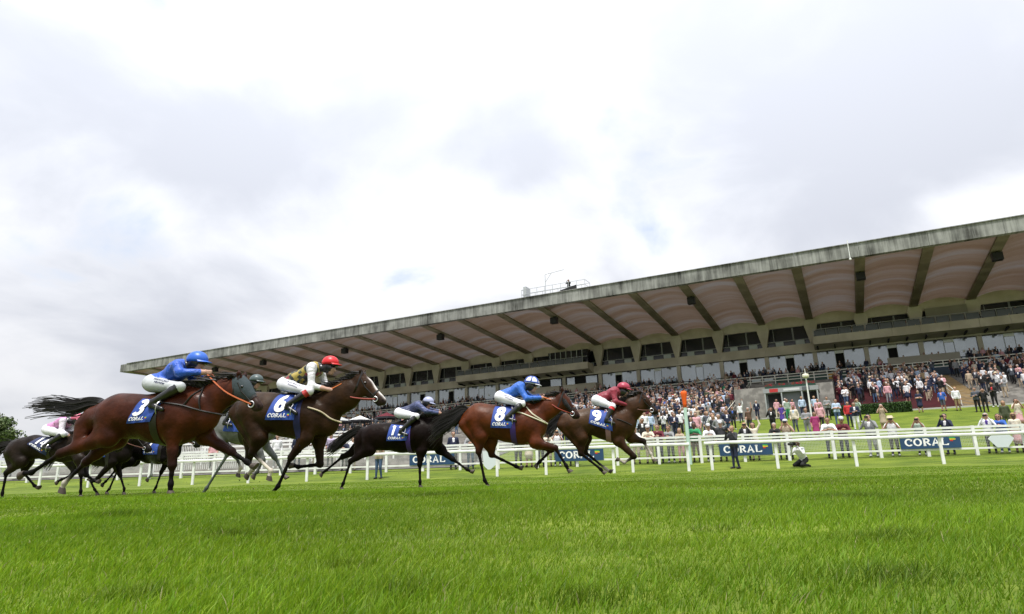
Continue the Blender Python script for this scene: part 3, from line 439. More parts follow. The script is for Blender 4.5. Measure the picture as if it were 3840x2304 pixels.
# grass blades on the near turf, each a bent tapering leaf
def blades(rmin, rmax, dens, hgt, wid, seed, segs):
    g = np.random.default_rng(seed); half = R(50)
    area = half * (rmax ** 2 - rmin ** 2); n = int(area * dens)
    r_ = np.sqrt(g.uniform(rmin ** 2, rmax ** 2, n)); a = g.uniform(-half, half, n)
    x = r_ * np.sin(a); y = r_ * np.cos(a)
    z = terr(x, y) + .012 * np.sin(x * 1.9 + 1.3 * np.sin(y * 1.1)) * np.sin(y * 2.3 + x * .4) - .004
    cl = .5 + .5 * np.sin(x * 3.1 + 2 * np.sin(y * 2.7)) * np.sin(y * 4.3 + 1.5 * np.sin(x * 2.2))
    cl2 = .5 + .5 * np.sin(x * 1.1 + 2.1 * np.sin(y * .8) + 1) * np.sin(y * 1.7 + x * .6)
    h = hgt * g.uniform(.55, 1.25, n) * (.7 + .5 * cl * cl2 + .15 * cl)
    tuft = np.zeros(n)
    for tx, ty, tr in ((.65, 2.26, .07), (-1.05, 2.44, .08), (.72, 1.33, .08), (.12, 1.23, .06), (-.44, 1.72, .05), (-.8, 1.41, .07), (-.24, 1.35, .05), (1.02, 1.89, .08), (1.7, 3.4, .12), (-2.2, 3.6, .12), (2.4, 5.2, .2), (-.6, 4.8, .15)):
        tuft = np.maximum(tuft, np.exp(-(((x - tx) / (tr * 1.5)) ** 2 + ((y - ty) / tr) ** 2)))
    h *= 1 + .35 * tuft
    w = wid * g.uniform(.7, 1.35, n)
    th = g.uniform(0, 2 * math.pi, n); dx, dy = np.cos(th), np.sin(th)
    ph = g.uniform(0, 2 * math.pi, n); ln = h * g.uniform(.15, .75, n)
    lx = np.cos(ph) * ln + .25 * h; ly = np.sin(ph) * ln
    V = np.zeros((n, 2 * segs + 1, 3), np.float32)
    for k in range(segs):
        t = k / segs; ww = w * (1 - .55 * t)
        cx = x + lx * t * t; cy = y + ly * t * t; cz = z + h * t * (1 - .12 * t)
        V[:, 2 * k, 0] = cx - dx * ww; V[:, 2 * k, 1] = cy - dy * ww; V[:, 2 * k, 2] = cz
        V[:, 2 * k + 1, 0] = cx + dx * ww; V[:, 2 * k + 1, 1] = cy + dy * ww; V[:, 2 * k + 1, 2] = cz
    V[:, -1, 0] = x + lx; V[:, -1, 1] = y + ly; V[:, -1, 2] = z + h * .9
    base = (np.arange(n) * (2 * segs + 1))[:, None]
    quads = np.concatenate([base + np.array([[2 * k, 2 * k + 1, 2 * k + 3, 2 * k + 2]]) for k in range(segs - 1)], 0) if segs > 1 else np.zeros((0, 4), int)
    tris = base + np.array([[2 * segs - 2, 2 * segs - 1, 2 * segs]])
    patch = .5 + .5 * np.sin(x * .9 + 1.7 * np.sin(y * 1.3 + .5) + 2) * np.sin(y * .75 + 1.2 * np.sin(x * 1.1)); tone = g.uniform(.75, 1.25, n) * (.80 + .35 * cl2) * (1 - .45 * tuft); yel = np.clip(g.normal(.30, .25, n) + .25 * patch, 0, 1.1); dead = g.uniform(0, 1, n) < (.008 + .02 * patch ** 3)
    c0 = np.array([.102, .212, .008]); c1 = np.array([.205, .290, .015])
    cc = (c0[None] * (1 - yel[:, None]) + c1[None] * yel[:, None]) * tone[:, None]; cc[dead] = (.32, .30, .14)
    me = bpy.data.meshes.new('grass'); me.vertices.add(V.shape[0] * V.shape[1]); me.vertices.foreach_set('co', V.reshape(-1))
    nl = quads.size + tris.size; me.loops.add(nl); me.loops.foreach_set('vertex_index', np.concatenate([quads.reshape(-1), tris.reshape(-1)]).astype(np.int32))
    npoly = len(quads) + len(tris); me.polygons.add(npoly)
    ls = np.concatenate([np.arange(len(quads)) * 4, quads.size + np.arange(len(tris)) * 3]); me.polygons.foreach_set('loop_start', ls.astype(np.int32))
    ca = me.color_attributes.new('col', 'FLOAT_COLOR', 'POINT'); c4 = np.ones((n, 2 * segs + 1, 4), np.float32); c4[:, :, :3] = cc[:, None, :]; ca.data.foreach_set('color', c4.reshape(-1))
    me.materials.append(vcol_mat('grass_blade', rough=.55, spec=.25, noise=.08, nscale=2, transl=.48)); me.update(calc_edges=True); me.validate()
    return me
GRASS = empty('grass'); tag(GRASS, 'bright green turf of long uneven grass blades across the foreground', 'grass', kind='stuff')
for args in ((.75, 2.2, 15000, .034, .0013, 1, 3), (2.2, 4.5, 8200, .033, .0019, 2, 2), (4.5, 9.0, 3600, .026, .0034, 3, 2), (9.0, 16.0, 800, .040, .0065, 4, 1), (16.0, 28.0, 260, .032, .0085, 5, 1)):
    tag(link('grass_blades', blades(*args), GRASS), kind='stuff')
# ------------------------------------------------------------------ grandstand (local x along the front, -y towards the course)
GROT = math.atan2(GU[1], GU[0])
def gw(x, n, z=0.0): return (GO[0] + GU[0] * x + GN[0] * n, GO[1] + GU[1] * x + GN[1] * n, z)
def concrete(name, c0, c1, streak=True, scale=1.0, dirt=(.035, .036, .03)):
    m = bpy.data.materials.new(name); m.use_nodes = True; t = m.node_tree; b = t.nodes['Principled BSDF']; MATS[name] = m
    co = t.nodes.new('ShaderNodeTexCoord'); g = t.nodes.new('ShaderNodeNewGeometry')
    rot = N(t, 'ShaderNodeMapping', vector_type='TEXTURE'); rot.inputs['Rotation'].default_value = (0, 0, GROT); L(t, g.outputs['Position'], rot.inputs['Vector'])
    nA = N(t, 'ShaderNodeTexNoise', i_Scale=.5 * scale, i_Detail=5.0); L(t, rot.outputs[0], nA.inputs['Vector'])
    st = N(t, 'ShaderNodeMapping'); st.inputs['Scale'].default_value = (3.2 * scale, .3, .22); L(t, rot.outputs[0], st.inputs['Vector'])
    nB = N(t, 'ShaderNodeTexNoise', i_Scale=1.0, i_Detail=6.0, i_Roughness=.65); L(t, st.outputs[0], nB.inputs['Vector'])
    mixn = math_n(t, 'ADD', math_n(t, 'MULTIPLY', nA.outputs[0], .5), math_n(t, 'MULTIPLY', nB.outputs[0], .5)) if streak else nA.outputs[0]
    cr_ = t.nodes.new('ShaderNodeValToRGB'); e = cr_.color_ramp.elements
    e[0].position = .44; e[0].color = (*c0, 1); e[1].position = .60; e[1].color = (*c1, 1)
    if streak:
        e2 = cr_.color_ramp.elements.new(.36); e2.color = (*dirt, 1)
    L(t, mixn, cr_.inputs[0]); L(t, cr_.outputs[0], b.inputs['Base Color']); b.inputs['Roughness'].default_value = .9; b.inputs['Specular IOR Level'].default_value = .2
    nb = N(t, 'ShaderNodeTexNoise', i_Scale=12.0, i_Detail=3.0); L(t, g.outputs['Position'], nb.inputs['Vector'])
    bp = N(t, 'ShaderNodeBump', i_Strength=.25, i_Distance=.02); L(t, nb.outputs[0], bp.inputs['Height']); L(t, bp.outputs[0], b.inputs['Normal'])
    return m
FASC = concrete('fascia_concrete', (.14, .142, .132), (.31, .315, .295), True, 1.0, (.06, .06, .055))
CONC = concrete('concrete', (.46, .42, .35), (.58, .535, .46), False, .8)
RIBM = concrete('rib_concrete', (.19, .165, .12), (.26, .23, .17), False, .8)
STEPM = concrete('step_concrete', (.19, .18, .165), (.30, .285, .26), False, 3.0)
def vault_mat():
    m = bpy.data.materials.new('vault_sheet'); m.use_nodes = True; t = m.node_tree; b = t.nodes['Principled BSDF']
    g = t.nodes.new('ShaderNodeNewGeometry'); oi = t.nodes.new('ShaderNodeObjectInfo')
    rot = N(t, 'ShaderNodeMapping', vector_type='TEXTURE'); rot.inputs['Rotation'].default_value = (0, 0, GROT); L(t, g.outputs['Position'], rot.inputs['Vector'])
    st = N(t, 'ShaderNodeMapping'); st.inputs['Scale'].default_value = (.05, .55, .05); L(t, rot.outputs[0], st.inputs['Vector'])
    av = N(t, 'ShaderNodeVectorMath', operation='ADD'); L(t, st.outputs[0], av.inputs[0]); sv = N(t, 'ShaderNodeVectorMath', operation='SCALE'); sv.inputs[0].default_value = (40, 17, 9); L(t, oi.outputs['Random'], sv.inputs['Scale']); L(t, sv.outputs[0], av.inputs[1])
    nA = N(t, 'ShaderNodeTexNoise', i_Scale=1.0, i_Detail=4.0, i_Roughness=.6); L(t, av.outputs[0], nA.inputs['Vector'])
    cr_ = t.nodes.new('ShaderNodeValToRGB'); e = cr_.color_ramp.elements
    e[0].position = .36; e[0].color = (.175, .118, .082, 1); e[1].position = .66; e[1].color = (.235, .212, .212, 1); em = cr_.color_ramp.elements.new(.5); em.color = (.208, .152, .120, 1)
    L(t, nA.outputs[0], cr_.inputs[0]); L(t, cr_.outputs[0], b.inputs['Base Color']); b.inputs['Roughness'].default_value = .45
    wv = N(t, 'ShaderNodeTexWave', wave_type='BANDS', bands_direction='Y', i_Scale=1.4); L(t, rot.outputs[0], wv.inputs['Vector'])
    bp = N(t, 'ShaderNodeBump', i_Strength=.35, i_Distance=.05); L(t, wv.outputs[1], bp.inputs['Height']); L(t, bp.outputs[0], b.inputs['Normal'])
    tr = t.nodes.new('ShaderNodeBsdfTranslucent'); L(t, cr_.outputs[0], tr.inputs[0]); mxs = t.nodes.new('ShaderNodeMixShader'); mxs.inputs[0].default_value = .17
    L(t, b.outputs[0], mxs.inputs[1]); L(t, tr.outputs[0], mxs.inputs[2]); L(t, mxs.outputs[0], t.nodes['Material Output'].inputs[0])
    return m
VAULT = vault_mat()
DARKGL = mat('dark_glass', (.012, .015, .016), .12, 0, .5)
LOWGL = mat('sky_glass', (.34, .37, .39), .18, .5, .6, noise=.12, scale=.35)
WHITE = mat('white_paint', (.68, .69, .67), .45, noise=.12, scale=2.5)
FRAME = mat('grey_frame', (.33, .35, .35), .45)
BLACK = mat('black_metal', (.012, .012, .013), .5)
GREENP = mat('green_paint', (.014, .05, .035), .5)
YELP = mat('ochre_panel', (.42, .25, .05), .6, noise=.15, scale=1)
RAILM = mat('pale_rail', (.66, .66, .58), .45)
PANELW = mat('white_panel', (.42, .47, .48), .35)
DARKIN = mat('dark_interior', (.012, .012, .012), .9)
stand = empty('grandstand', (GO[0], GO[1], 0), GROT)
tag(stand, 'long concrete racecourse grandstand with ribbed cantilever roof and glazed storeys', 'grandstand')
K0, K1 = -7, 20; X0, X1 = -7.3 * BAY, 20.4 * BAY
# roof deck, ribs, vaults, fascia
mb = MB(); mb.box(X0, X1, .35, 9, 20.1, 20.6); mb.obj('roof_deck', CONC, stand)
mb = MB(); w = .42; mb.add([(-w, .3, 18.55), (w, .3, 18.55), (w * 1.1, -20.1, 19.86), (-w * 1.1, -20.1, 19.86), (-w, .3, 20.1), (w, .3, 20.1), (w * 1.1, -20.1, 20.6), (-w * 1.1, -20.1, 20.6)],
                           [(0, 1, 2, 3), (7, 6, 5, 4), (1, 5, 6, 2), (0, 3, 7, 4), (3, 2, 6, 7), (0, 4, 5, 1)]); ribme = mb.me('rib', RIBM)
vs_, fs_ = [], []; NA, NB = 12, 10; half = BAY / 2 - .40
for j in range(NB + 1):
    y = .25 - 20.3 * j / NB; zb = 18.86 + (19.98 - 18.86) * j / NB
    for i in range(NA + 1):
        a = -1 + 2 * i / NA; vs_.append((a * half, y, zb + (.58 - .12 * j / NB) * (1 - a * a)))
for j in range(NB):
    for i in range(NA):
        q = j * (NA + 1) + i; fs_.append((q, q + 1, q + NA + 2, q + NA + 1))
vme = mesh('vault', vs_, fs_, VAULT, smooth=True)
mb = MB(); mb.box(-BAY / 2 + .012, BAY / 2 - .012, -20.75, -20.12, 19.86, 21.22); mb.box(-BAY / 2 + .012, BAY / 2 - .012, -20.85, -20.1, 21.223, 21.30); fme = mb.me('fascia_panel', [FASC])
for k in range(K0, K1 + 1):
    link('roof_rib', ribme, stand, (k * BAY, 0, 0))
    if k < K1: link('vault_sheet', vme, stand, ((k + .5) * BAY, 0, 0)); link('fascia_panel', fme, stand, ((k + .5) * BAY, 0, 0))
mb = MB(); mb.box(X0, K0 * BAY, -20.75, 9, 19.9, 21.2); mb.obj('roof_end', FASC, stand)
# bay pieces
arcp = [(half * a, 18.80 + .58 * (1 - a * a)) for a in [-1 + 2 * i / 14 for i in range(15)]]
mb = MB(); mb.prism([(-BAY / 2, 17.98), (BAY / 2, 17.98), (BAY / 2, 18.6)] + arcp[::-1] + [(-BAY / 2, 18.6)], -.02, .3); spme = mb.me('spandrel', CONC)
mb = MB(); mb.prism([(-.25, 15.55), (.25, 15.55), (.78, 17.98), (.62, 18.62), (-.62, 18.62), (-.78, 17.98)], -.38, .24); vcme = mb.me('tapered_column', CONC)
mb = MB(); mb.box(-.25, .25, -.12, .3, 11.6, 14.42); lcme = mb.me('column', CONC)
mb = MB(); mb.box(-BAY / 2 + .008, BAY / 2 - .008, -.45, .4, 14.42, 15.56); bandme = mb.me('slab_band', CONC)
fr = MB(); ww = BAY / 2 - .25
for xx in (-ww + .9, ww - .9 - 1.1, .7): fr.box(xx - .03, xx + .03, .42, .50, 16.30, 17.98)
fr.box(-ww, ww, .28, .42, 16.24, 16.32); ufme = fr.me('window_frame', FRAME)
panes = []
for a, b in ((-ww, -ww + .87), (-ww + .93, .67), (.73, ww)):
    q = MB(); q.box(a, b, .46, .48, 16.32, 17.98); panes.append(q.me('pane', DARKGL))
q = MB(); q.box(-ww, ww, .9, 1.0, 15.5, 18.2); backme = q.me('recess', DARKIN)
bal = []
for a, b, m_ in ((-ww, -ww + 1.0, DARKGL), (-ww + 1.05, -ww + 2.0, PANELW), (-ww + 2.05, .8, DARKGL), (.85, 1.9, PANELW), (1.95, ww, DARKGL)):
    q = MB(); q.box(a, b, .3, .34, 15.58, 16.22); bal.append(q.me('parapet_panel', m_))
q = MB(); q.box(-BAY / 2 + .26, -.62, .15, .18, 11.7, 14.41); gl1 = q.me('glass_pane', LOWGL)
q = MB(); q.box(.42, BAY / 2 - .26, .15, .18, 11.7, 14.41); gl2 = q.me('glass_pane', LOWGL)
q = MB(); q.box(-.6, .4, .1, .2, 14.02, 14.40); trme = q.me('door_transom', WHITE)
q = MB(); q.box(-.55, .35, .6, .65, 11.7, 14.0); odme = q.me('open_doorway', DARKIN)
q = MB(); q.box(-.55, .35, .12, .16, 11.7, 14.0); cdme = q.me('glass_door', LOWGL)
q = MB(); q.box(-.62, -.56, .08, .2, 11.7, 14.02); q.box(.36, .42, .08, .2, 11.7, 14.02); dfme = q.me('door_frame', FRAME)
q = MB(); q.box(-.12, .12, -.5, -.3, 14.15, 14.4); lampme = q.me('soffit_lamp', BLACK)
OPEN = {-6, -3, 1, 2, 4, 7, 10, 11, 12, 13, 16}
for k in range(K0, K1 + 1):
    xk = k * BAY; link('tapered_column', vcme, stand, (xk, 0, 0)); link('column', lcme, stand, (xk, 0, 0))
    if k == K1: continue
    xc = (k + .5) * BAY
    link('spandrel', spme, stand, (xc, 0, 0)); link('slab_band', bandme, stand, (xc, 0, 0)); link('recess', backme, stand, (xc, 0, 0))
    wn = link('window', ufme, stand, (xc, 0, 0))
    for p_ in panes: link('pane', p_, wn)
    for p_ in bal: link('parapet_panel', p_, stand, (xc, 0, 0))
    if k in (3, 4, 5, 6) and k in (5, 6):
        q = MB(); q.box(-2.5, 2.5, -1.2, .2, 11.2, 12.95); q.box(-2.6, 2.6, -1.3, .2, 12.95, 13.08); q.obj('lower_balcony', CONC, stand, (xc, 0, 0))
        q = MB(); q.box(-2.4, -1.2, .1, .14, 13.1, 14.3); q.box(.6, 2.3, .1, .14, 13.1, 14.3); q.obj('glass_pane', LOWGL, stand, (xc, 0, 0)); q = MB(); q.box(-2.6, 2.6, .3, .4, 12, 14.41); q.obj('recess', DARKIN, stand, (xc, 0, 0))
        continue
    link('glass_pane', gl1, stand, (xc, 0, 0)); link('glass_pane', gl2, stand, (xc, 0, 0))
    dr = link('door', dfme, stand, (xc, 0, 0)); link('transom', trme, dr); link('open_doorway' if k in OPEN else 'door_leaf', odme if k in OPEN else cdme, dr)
    link('soffit_lamp', lampme, stand, (xc - 1.4, 0, 0)); link('soffit_lamp', lampme, stand, (xc + 1.5, 0, 0))
    if k not in OPEN or k % 2 == 0:
        q = MB(); q.box(1.1, 1.32, .12, .145, 12.7, 13.0); q.obj('notice', WHITE, stand, (xc, 0, 0))
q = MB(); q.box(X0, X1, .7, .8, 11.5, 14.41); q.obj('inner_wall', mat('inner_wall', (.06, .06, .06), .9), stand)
q = MB(); q.box(X0, X1, 1.1, 8.8, 4.4, 20.1); q.obj('core_wall', CONC, stand)
# projecting balconies
def balcony(x0, x1):
    q = MB(); n_ = max(1, round((x1 - x0) / 2.85)); st_ = (x1 - x0) / n_
    b = q.add([(x0, -2.6, 15.0), (x1, -2.6, 15.0), (x1, -2.6, 15.9), (x0, -2.6, 15.9), (x0, -.46, 14.6), (x1, -.46, 14.6), (x1, -.46, 15.9), (x0, -.46, 15.9)],
              [(0, 1, 2, 3), (0, 4, 5, 1), (3, 2, 6, 7), (0, 3, 7, 4), (1, 5, 6, 2)]).obj('balcony', CONC, stand)
    for i in range(n_):
        q = MB(); q.box(x0 + i * st_ + .012, x0 + (i + 1) * st_ - .012, -2.74, -2.605, 14.95, 15.92); q.obj('balcony_panel', CONC, b)
    for i in range(int((x1 - x0) / .95)):
        q = MB(); q.box(x0 + .3 + i * .95, x0 + .45 + i * .95, -2.5, -.5, 14.56, 14.78); 
        if i % 2 == 0: q.obj('soffit_beam', DARKIN, b)
    q = MB(); q.box(x0 + .1, x1 - .1, -2.48, -2.44, 16.78, 16.84)
    for i in range(int((x1 - x0) / 1.42) + 1): q.box(x0 + .1 + i * 1.42, x0 + .15 + i * 1.42, -2.48, -2.44, 15.9, 16.8)
    q.obj('balcony_rail', FRAME, b)
    for i in range(int((x1 - x0) / 1.42)):
        q = MB(); q.box(x0 + .2 + i * 1.42, x0 + 1.42 + i * 1.42, -2.455, -2.445, 15.95, 16.7); q.obj('rail_glass', mat('rail_glass', (.06, .075, .07), .2, 0, .5), b)
balcony(2.95 * BAY, 6.86 * BAY); balcony(12.02 * BAY, X1)
# glazed commentary box at the right end of the first balcony
q = MB()
for xx in np.arange(5.75 * BAY, 6.75 * BAY, .85): q.box(xx, xx + .08, -1.7, -1.62, 16.0, 18.0)
q.obj('box_mullions', PANELW, stand)
q = MB(); q.box(5.7 * BAY, 6.8 * BAY, -1.6, -.4, 15.9, 18.0); q.obj('commentary_box', DARKGL, stand)
q = MB(); q.box(14.0 * BAY + 1, 15.0 * BAY - .6, -.6, -.38, 16.0, 18.15); q.obj('blank_panel', mat('pale_concrete', (.27, .255, .215), .85, noise=.1, scale=.6), stand)
# loudspeakers under the ribs
for k in (-4, -2, 1, 4, 7, 10, 13, 15):
    q = MB(); z = 18.55 + 1.31 * 16 / 20.4; q.box(-.42, .42, -16.4, -15.7, z - .85, z - .12); q.box(-.08, .08, -16.1, -15.95, z - .14, z + .1)
    o = q.obj('loudspeaker', BLACK); o.location = gw(k * BAY, 0); o.rotation_euler = (0, 0, GROT)
    tag(o, 'black loudspeaker box under the roof, %s along from the left end' % {-4: 'first', -2: 'second', 1: 'third', 4: 'fourth', 7: 'fifth', 10: 'sixth', 13: 'seventh', 15: 'eighth'}[k], 'loudspeaker', 'loudspeakers under the roof')
def gplace(o, x, n=0.0, z=0.0): o.location = gw(x, n, z); o.rotation_euler = (0, 0, GROT); return o
# ------------------------------------------------------------------ seat terrace and its railing
terr_top = gplace(empty('seat_terrace'), 0); tag(terr_top, 'upper seating terrace with pale railing and green panels under the glass wall', 'terrace')
for i in range(3):
    q = MB(); q.box(X0, X1, -1.7 * (i + 1), -1.7 * i - .02 * 0, 4.4, 11.7 - .53 * i - (.003 * i)); q.obj('step', STEPM, terr_top)
    q = MB(); q.box(X0, X1, -1.7 * i - .75, -1.7 * i - .45, 11.7 - .53 * i + .38, 11.7 - .53 * i + .44); q.obj('bench', GREENP, terr_top)
q = MB(); q.box(X0, X1, -5.45, -5.12, 4.4, 10.25); q.obj('front_wall', STEPM, terr_top)
RS = BAY / 4
post = MB(); post.box(-.05, .05, -5.36, -5.29, 10.2, 11.3); postme = post.me('rail_post', RAILM)
for i in range(int((X1 - X0) / RS)): link('rail_post', postme, terr_top, (X0 + i * RS, 0, 0))
for z in (11.26, 10.95, 10.62):
    q = MB(); q.box(X0, X1, -5.375, -5.275, z - .045, z + .045); q.obj('rail_bar', RAILM, terr_top)
prnd = random.Random(5)
for i in range(int((X1 - X0) / RS)):
    x = X0 + i * RS; c = prnd.random()
    m_ = YELP if c < .22 else (PANELW if c > .86 else GREENP)
    q = MB()
    if m_ is PANELW: q.box(x + .2, x + RS - .2, -5.42, -5.38, 10.66, 10.92)
    else: q.box(x + .08, x + RS - .08, -5.25, -5.22, 10.28, 10.9)
    q.obj('rail_panel', m_, terr_top)
# lower standing terrace: concrete steps down to the lawn
def steps(name, label, xa, xb, n0, z0, n1, z1, cnt, m_):
    e = gplace(empty(name), 0); tag(e, label, 'terrace')
    for i in range(cnt):
        na = n0 + (n1 - n0) * i / cnt; nb_ = n0 + (n1 - n0) * (i + 1) / cnt; zz = z0 + (z1 - z0) * (i + 1) / cnt
        q = MB(); q.box(xa, xb, -na, -nb_ + .0, 4.2, zz - .002 * i); q.obj('step', m_, e)
    return e
MAROON = mat('maroon_paint', (.075, .012, .016), .7, noise=.2, scale=1.5)
T0, T1, TC = 27.0, 7.5, 20; TZ0, TZ1 = 4.6, 9.3
steps('standing_terrace', 'grey concrete standing steps packed with spectators left of the booth', X0, 10.75 * BAY, T0, TZ0, T1, TZ1, TC, STEPM)
steps('maroon_terrace', 'maroon stepped terrace behind the clipped hedge', 12.3 * BAY, 13.85 * BAY, 26.5, TZ0, T1, TZ1, TC, MAROON)
steps('right_terrace', 'grey concrete standing steps at the right edge beyond the yellow stairway', 14.2 * BAY, X1, 26.6, TZ0, T1, TZ1, TC, STEPM)
e = gplace(empty('stairway'), 0); tag(e, 'stairway with yellow step edges beside the maroon terrace', 'stairs')
for i in range(28):
    na = 26.55 - 19 * i / 28; zz = TZ0 + 4.7 * (i + 1) / 28
    q = MB(); q.box(13.86 * BAY, 14.19 * BAY, -na, -na + 19 / 28, 4.2, zz); q.obj('step', STEPM, e)
    q = MB(); q.box(13.87 * BAY, 14.18 * BAY, -na - .012, -na + .12, zz - .04, zz + .006); q.obj('step_edge', YELP, e)
q = MB(); q.box(X0, X1, -7.5, -5.45, 4.3, 9.25); o = gplace(q.obj('terrace_landing', STEPM), 0); tag(o, 'concrete walkway under the upper railing at the back of the steps', 'walkway')
q = MB(); q.box(10.76 * BAY, 12.29 * BAY, -22.2, -7.52, 4.3, 7.95); o = gplace(q.obj('booth_back_wall', STEPM), 0); tag(o, 'plain grey concrete block behind and above the booth', 'wall')
# kerb along the lawn
q = MB(); q.box(X0, X1, -27.25, -27.02, 4.3, 4.68); o = gplace(q.obj('lawn_kerb', mat('kerb_stone', (.4, .4, .38), .8)), 0); tag(o, 'pale stone kerb between lawn and terraces', 'kerb')
# handrails on the terraces
def handrail(x, na, nb_, za, zb, idx):
    q = MB(); m_ = 6
    pts = [(0, -(na + (nb_ - na) * i / m_), za + (zb - za) * i / m_) for i in range(m_ + 1)]
    for p in pts: q.tube(p, (p[0], p[1], p[2] + 1.0), .03, n=6)
    for hh in (.55, 1.0): q.path([(p[0], p[1], p[2] + hh) for p in pts], .03, 6)
    o = gplace(q.obj('handrail', RAILM), x); tag(o, 'pale tubular handrail running up the steps, number %d from the left end of the stand' % idx, 'handrail', 'terrace handrails')
    o['label'] = ['pale handrail up the steps far left behind the horses', 'pale handrail up the steps above the middle horses', 'pale handrail up the steps by the booth wall', 'pale handrail climbing beside the maroon terrace', 'pale handrail along the yellow stairway'][idx]
for i, x in enumerate((0.5 * BAY, 6.5 * BAY, 10.72 * BAY, 12.9 * BAY, 13.86 * BAY)): handrail(x, 26 if i != 3 else 17, 8, 4.7 if i != 3 else 6.8, 9.2, i)
# navy banner on the right railing
q = MB(); q.box(13.45 * BAY, 14.75 * BAY, -5.6, -5.56, 9.7, 10.55); o = gplace(q.obj('banner', mat('slate_banner', (.03, .05, .075), .6)), 0); tag(o, 'dark slate banner hung on the railing above the maroon terrace', 'banner')
q = MB(); q.box(14.9 * BAY, 16.5 * BAY, -5.6, -5.56, 10.0, 10.8); o = gplace(q.obj('banner', PANELW), 0); tag(o, 'white banner hung on the railing at the right edge', 'banner')
q = MB(); q.box(13.3 * BAY, 14.5 * BAY, -5.05, -4.9, 11.3, 12.1); o = gplace(q.obj('low_wall', mat('pale_concrete', (.27, .255, .215), .85)), 0); tag(o, 'short pale parapet above the slate banner', 'wall')
# ------------------------------------------------------------------ booth with flowers on its roof
bx = 11.33 * BAY
booth = gplace(empty('booth'), bx, 27.0, 4.6); tag(booth, 'low white and grey serving booth with sign board and red flowers on top', 'booth')
GREYP = mat('grey_panel', (.13, .145, .15), .5, noise=.08, scale=2)
q = MB(); q.box(0, 4.3, 0, 2.6, 0, 2.2); q.obj('shell', GREYP, booth)
q = MB(); q.box(-.08, 4.38, -.35, 2.7, 2.2, 2.58); q.obj('sign_board', mat('pale_sign', (.27, .28, .29), .5), booth)
q = MB(); q.box(.45, 1.15, -.362, -.352, 2.24, 2.54); q.obj('red_sign', mat('sign_red', (.42, .03, .03), .5), booth)
q = MB(); q.box(1.6, 2.9, -.362, -.352, 2.3, 2.48); q.obj('lettering_panel', mat('pale_letter', (.55, .56, .57), .5), booth)
q = MB(); q.box(3.1, 3.7, -.362, -.352, 2.24, 2.54); q.obj('dark_sign', mat('sign_dark', (.1, .11, .12), .5), booth)
for xa, xb, m_ in ((.25, 1.3, DARKIN), (1.5, 2.9, GREYP), (3.15, 4.15, DARKIN)):
    q = MB(); q.box(xa, xb, -.03, .02, .0 if m_ is DARKIN else .1, 2.1); q.obj('doorway' if m_ is DARKIN else 'shutter', m_, booth)
for xx in (0, 1.35, 2.98, 4.2):
    q = MB(); q.box(xx, xx + .1, -.33, -.22, 0, 2.2); q.obj('post', FRAME, booth)
q = MB(); q.box(.1, 4.2, -.3, .1, 2.581, 2.8); q.obj('planter', GREENP, booth)
fl = MB(); frn = random.Random(3)
for i in range(420):
    x = .15 + 4.0 * frn.random(); 
    if math.sin(x * 5.1) + math.sin(x * 2.3 + 1) < -.6: continue
    y = -.34 + .4 * frn.random(); z = 2.78 + .22 * frn.random(); s_ = .03 + .03 * frn.random(); a = frn.random() * 6.28
    fl.mi = 0 if frn.random() < .75 else 1
    fl.add([(x - s_ * math.cos(a), y - s_ * math.sin(a), z - s_ * .4), (x + s_ * math.cos(a), y + s_ * math.sin(a), z - s_ * .4), (x + s_ * .3, y, z + s_)], [(0, 1, 2)])
fo = fl.obj('flowers', [mat('flower_red', (.35, .012, .03), .6), mat('leaf_green', (.05, .1, .02), .7)], booth); tag(fo, kind='stuff')
# hedge: box of leaves
def leaf_cloud(name, pts, nor, size, mats, seed, parent=None):
    g = np.random.default_rng(seed); n = len(pts)
    a = g.normal(size=(n, 3)); a /= np.linalg.norm(a, axis=1)[:, None]; b = np.cross(a, nor + g.normal(scale=.8, size=(n, 3))); b /= np.linalg.norm(b, axis=1)[:, None] + 1e-9
    s_ = size * g.uniform(.6, 1.4, n)[:, None]
    V = np.stack([pts - a * s_, pts + b * s_ * .55, pts + a * s_, pts - b * s_ * .55], 1).reshape(-1, 3); f = np.arange(4 * n).reshape(-1, 4)
    return link(name, mesh(name, V, f, mats, g.integers(0, len(mats), n)), parent)
LEAVES = [mat('leaf_a', (.018, .045, .010), .6, spec=.3), mat('leaf_b', (.03, .07, .014), .6, spec=.3), mat('leaf_c', (.05, .10, .02), .6, spec=.3)]
hx0, hx1 = 12.2 * BAY, 13.22 * BAY
g = np.random.default_rng(4); n = 9000
face = g.choice(3, n, p=[.55, .3, .15]); P = np.zeros((n, 3)); P[:, 0] = g.uniform(0, hx1 - hx0, n); P[:, 1] = g.uniform(0, 1.0, n); P[:, 2] = g.uniform(0, 1.12, n)
P[face == 0, 1] = g.normal(0, .02, (face == 0).sum()); P[face == 1, 2] = 1.12 + g.normal(0, .02, (face == 1).sum()); P[face == 2, 0] = hx1 - hx0 + g.normal(0, .02, (face == 2).sum())
nor = np.zeros((n, 3)); nor[face == 0, 1] = -1; nor[face == 1, 2] = 1; nor[face == 2, 0] = 1
hedge = gplace(empty('hedge'), hx0, 28.6, 4.05); tag(hedge, 'dark green clipped box hedge at the edge of the lawn', 'hedge')
q = MB(); q.box(.05, hx1 - hx0 - .05, .05, 1.0, -.3, 1.08); q.obj('core', mat('hedge_core', (.01, .02, .006), .9), hedge); leaf_cloud('leaves', P, nor, .05, LEAVES, 8, hedge)
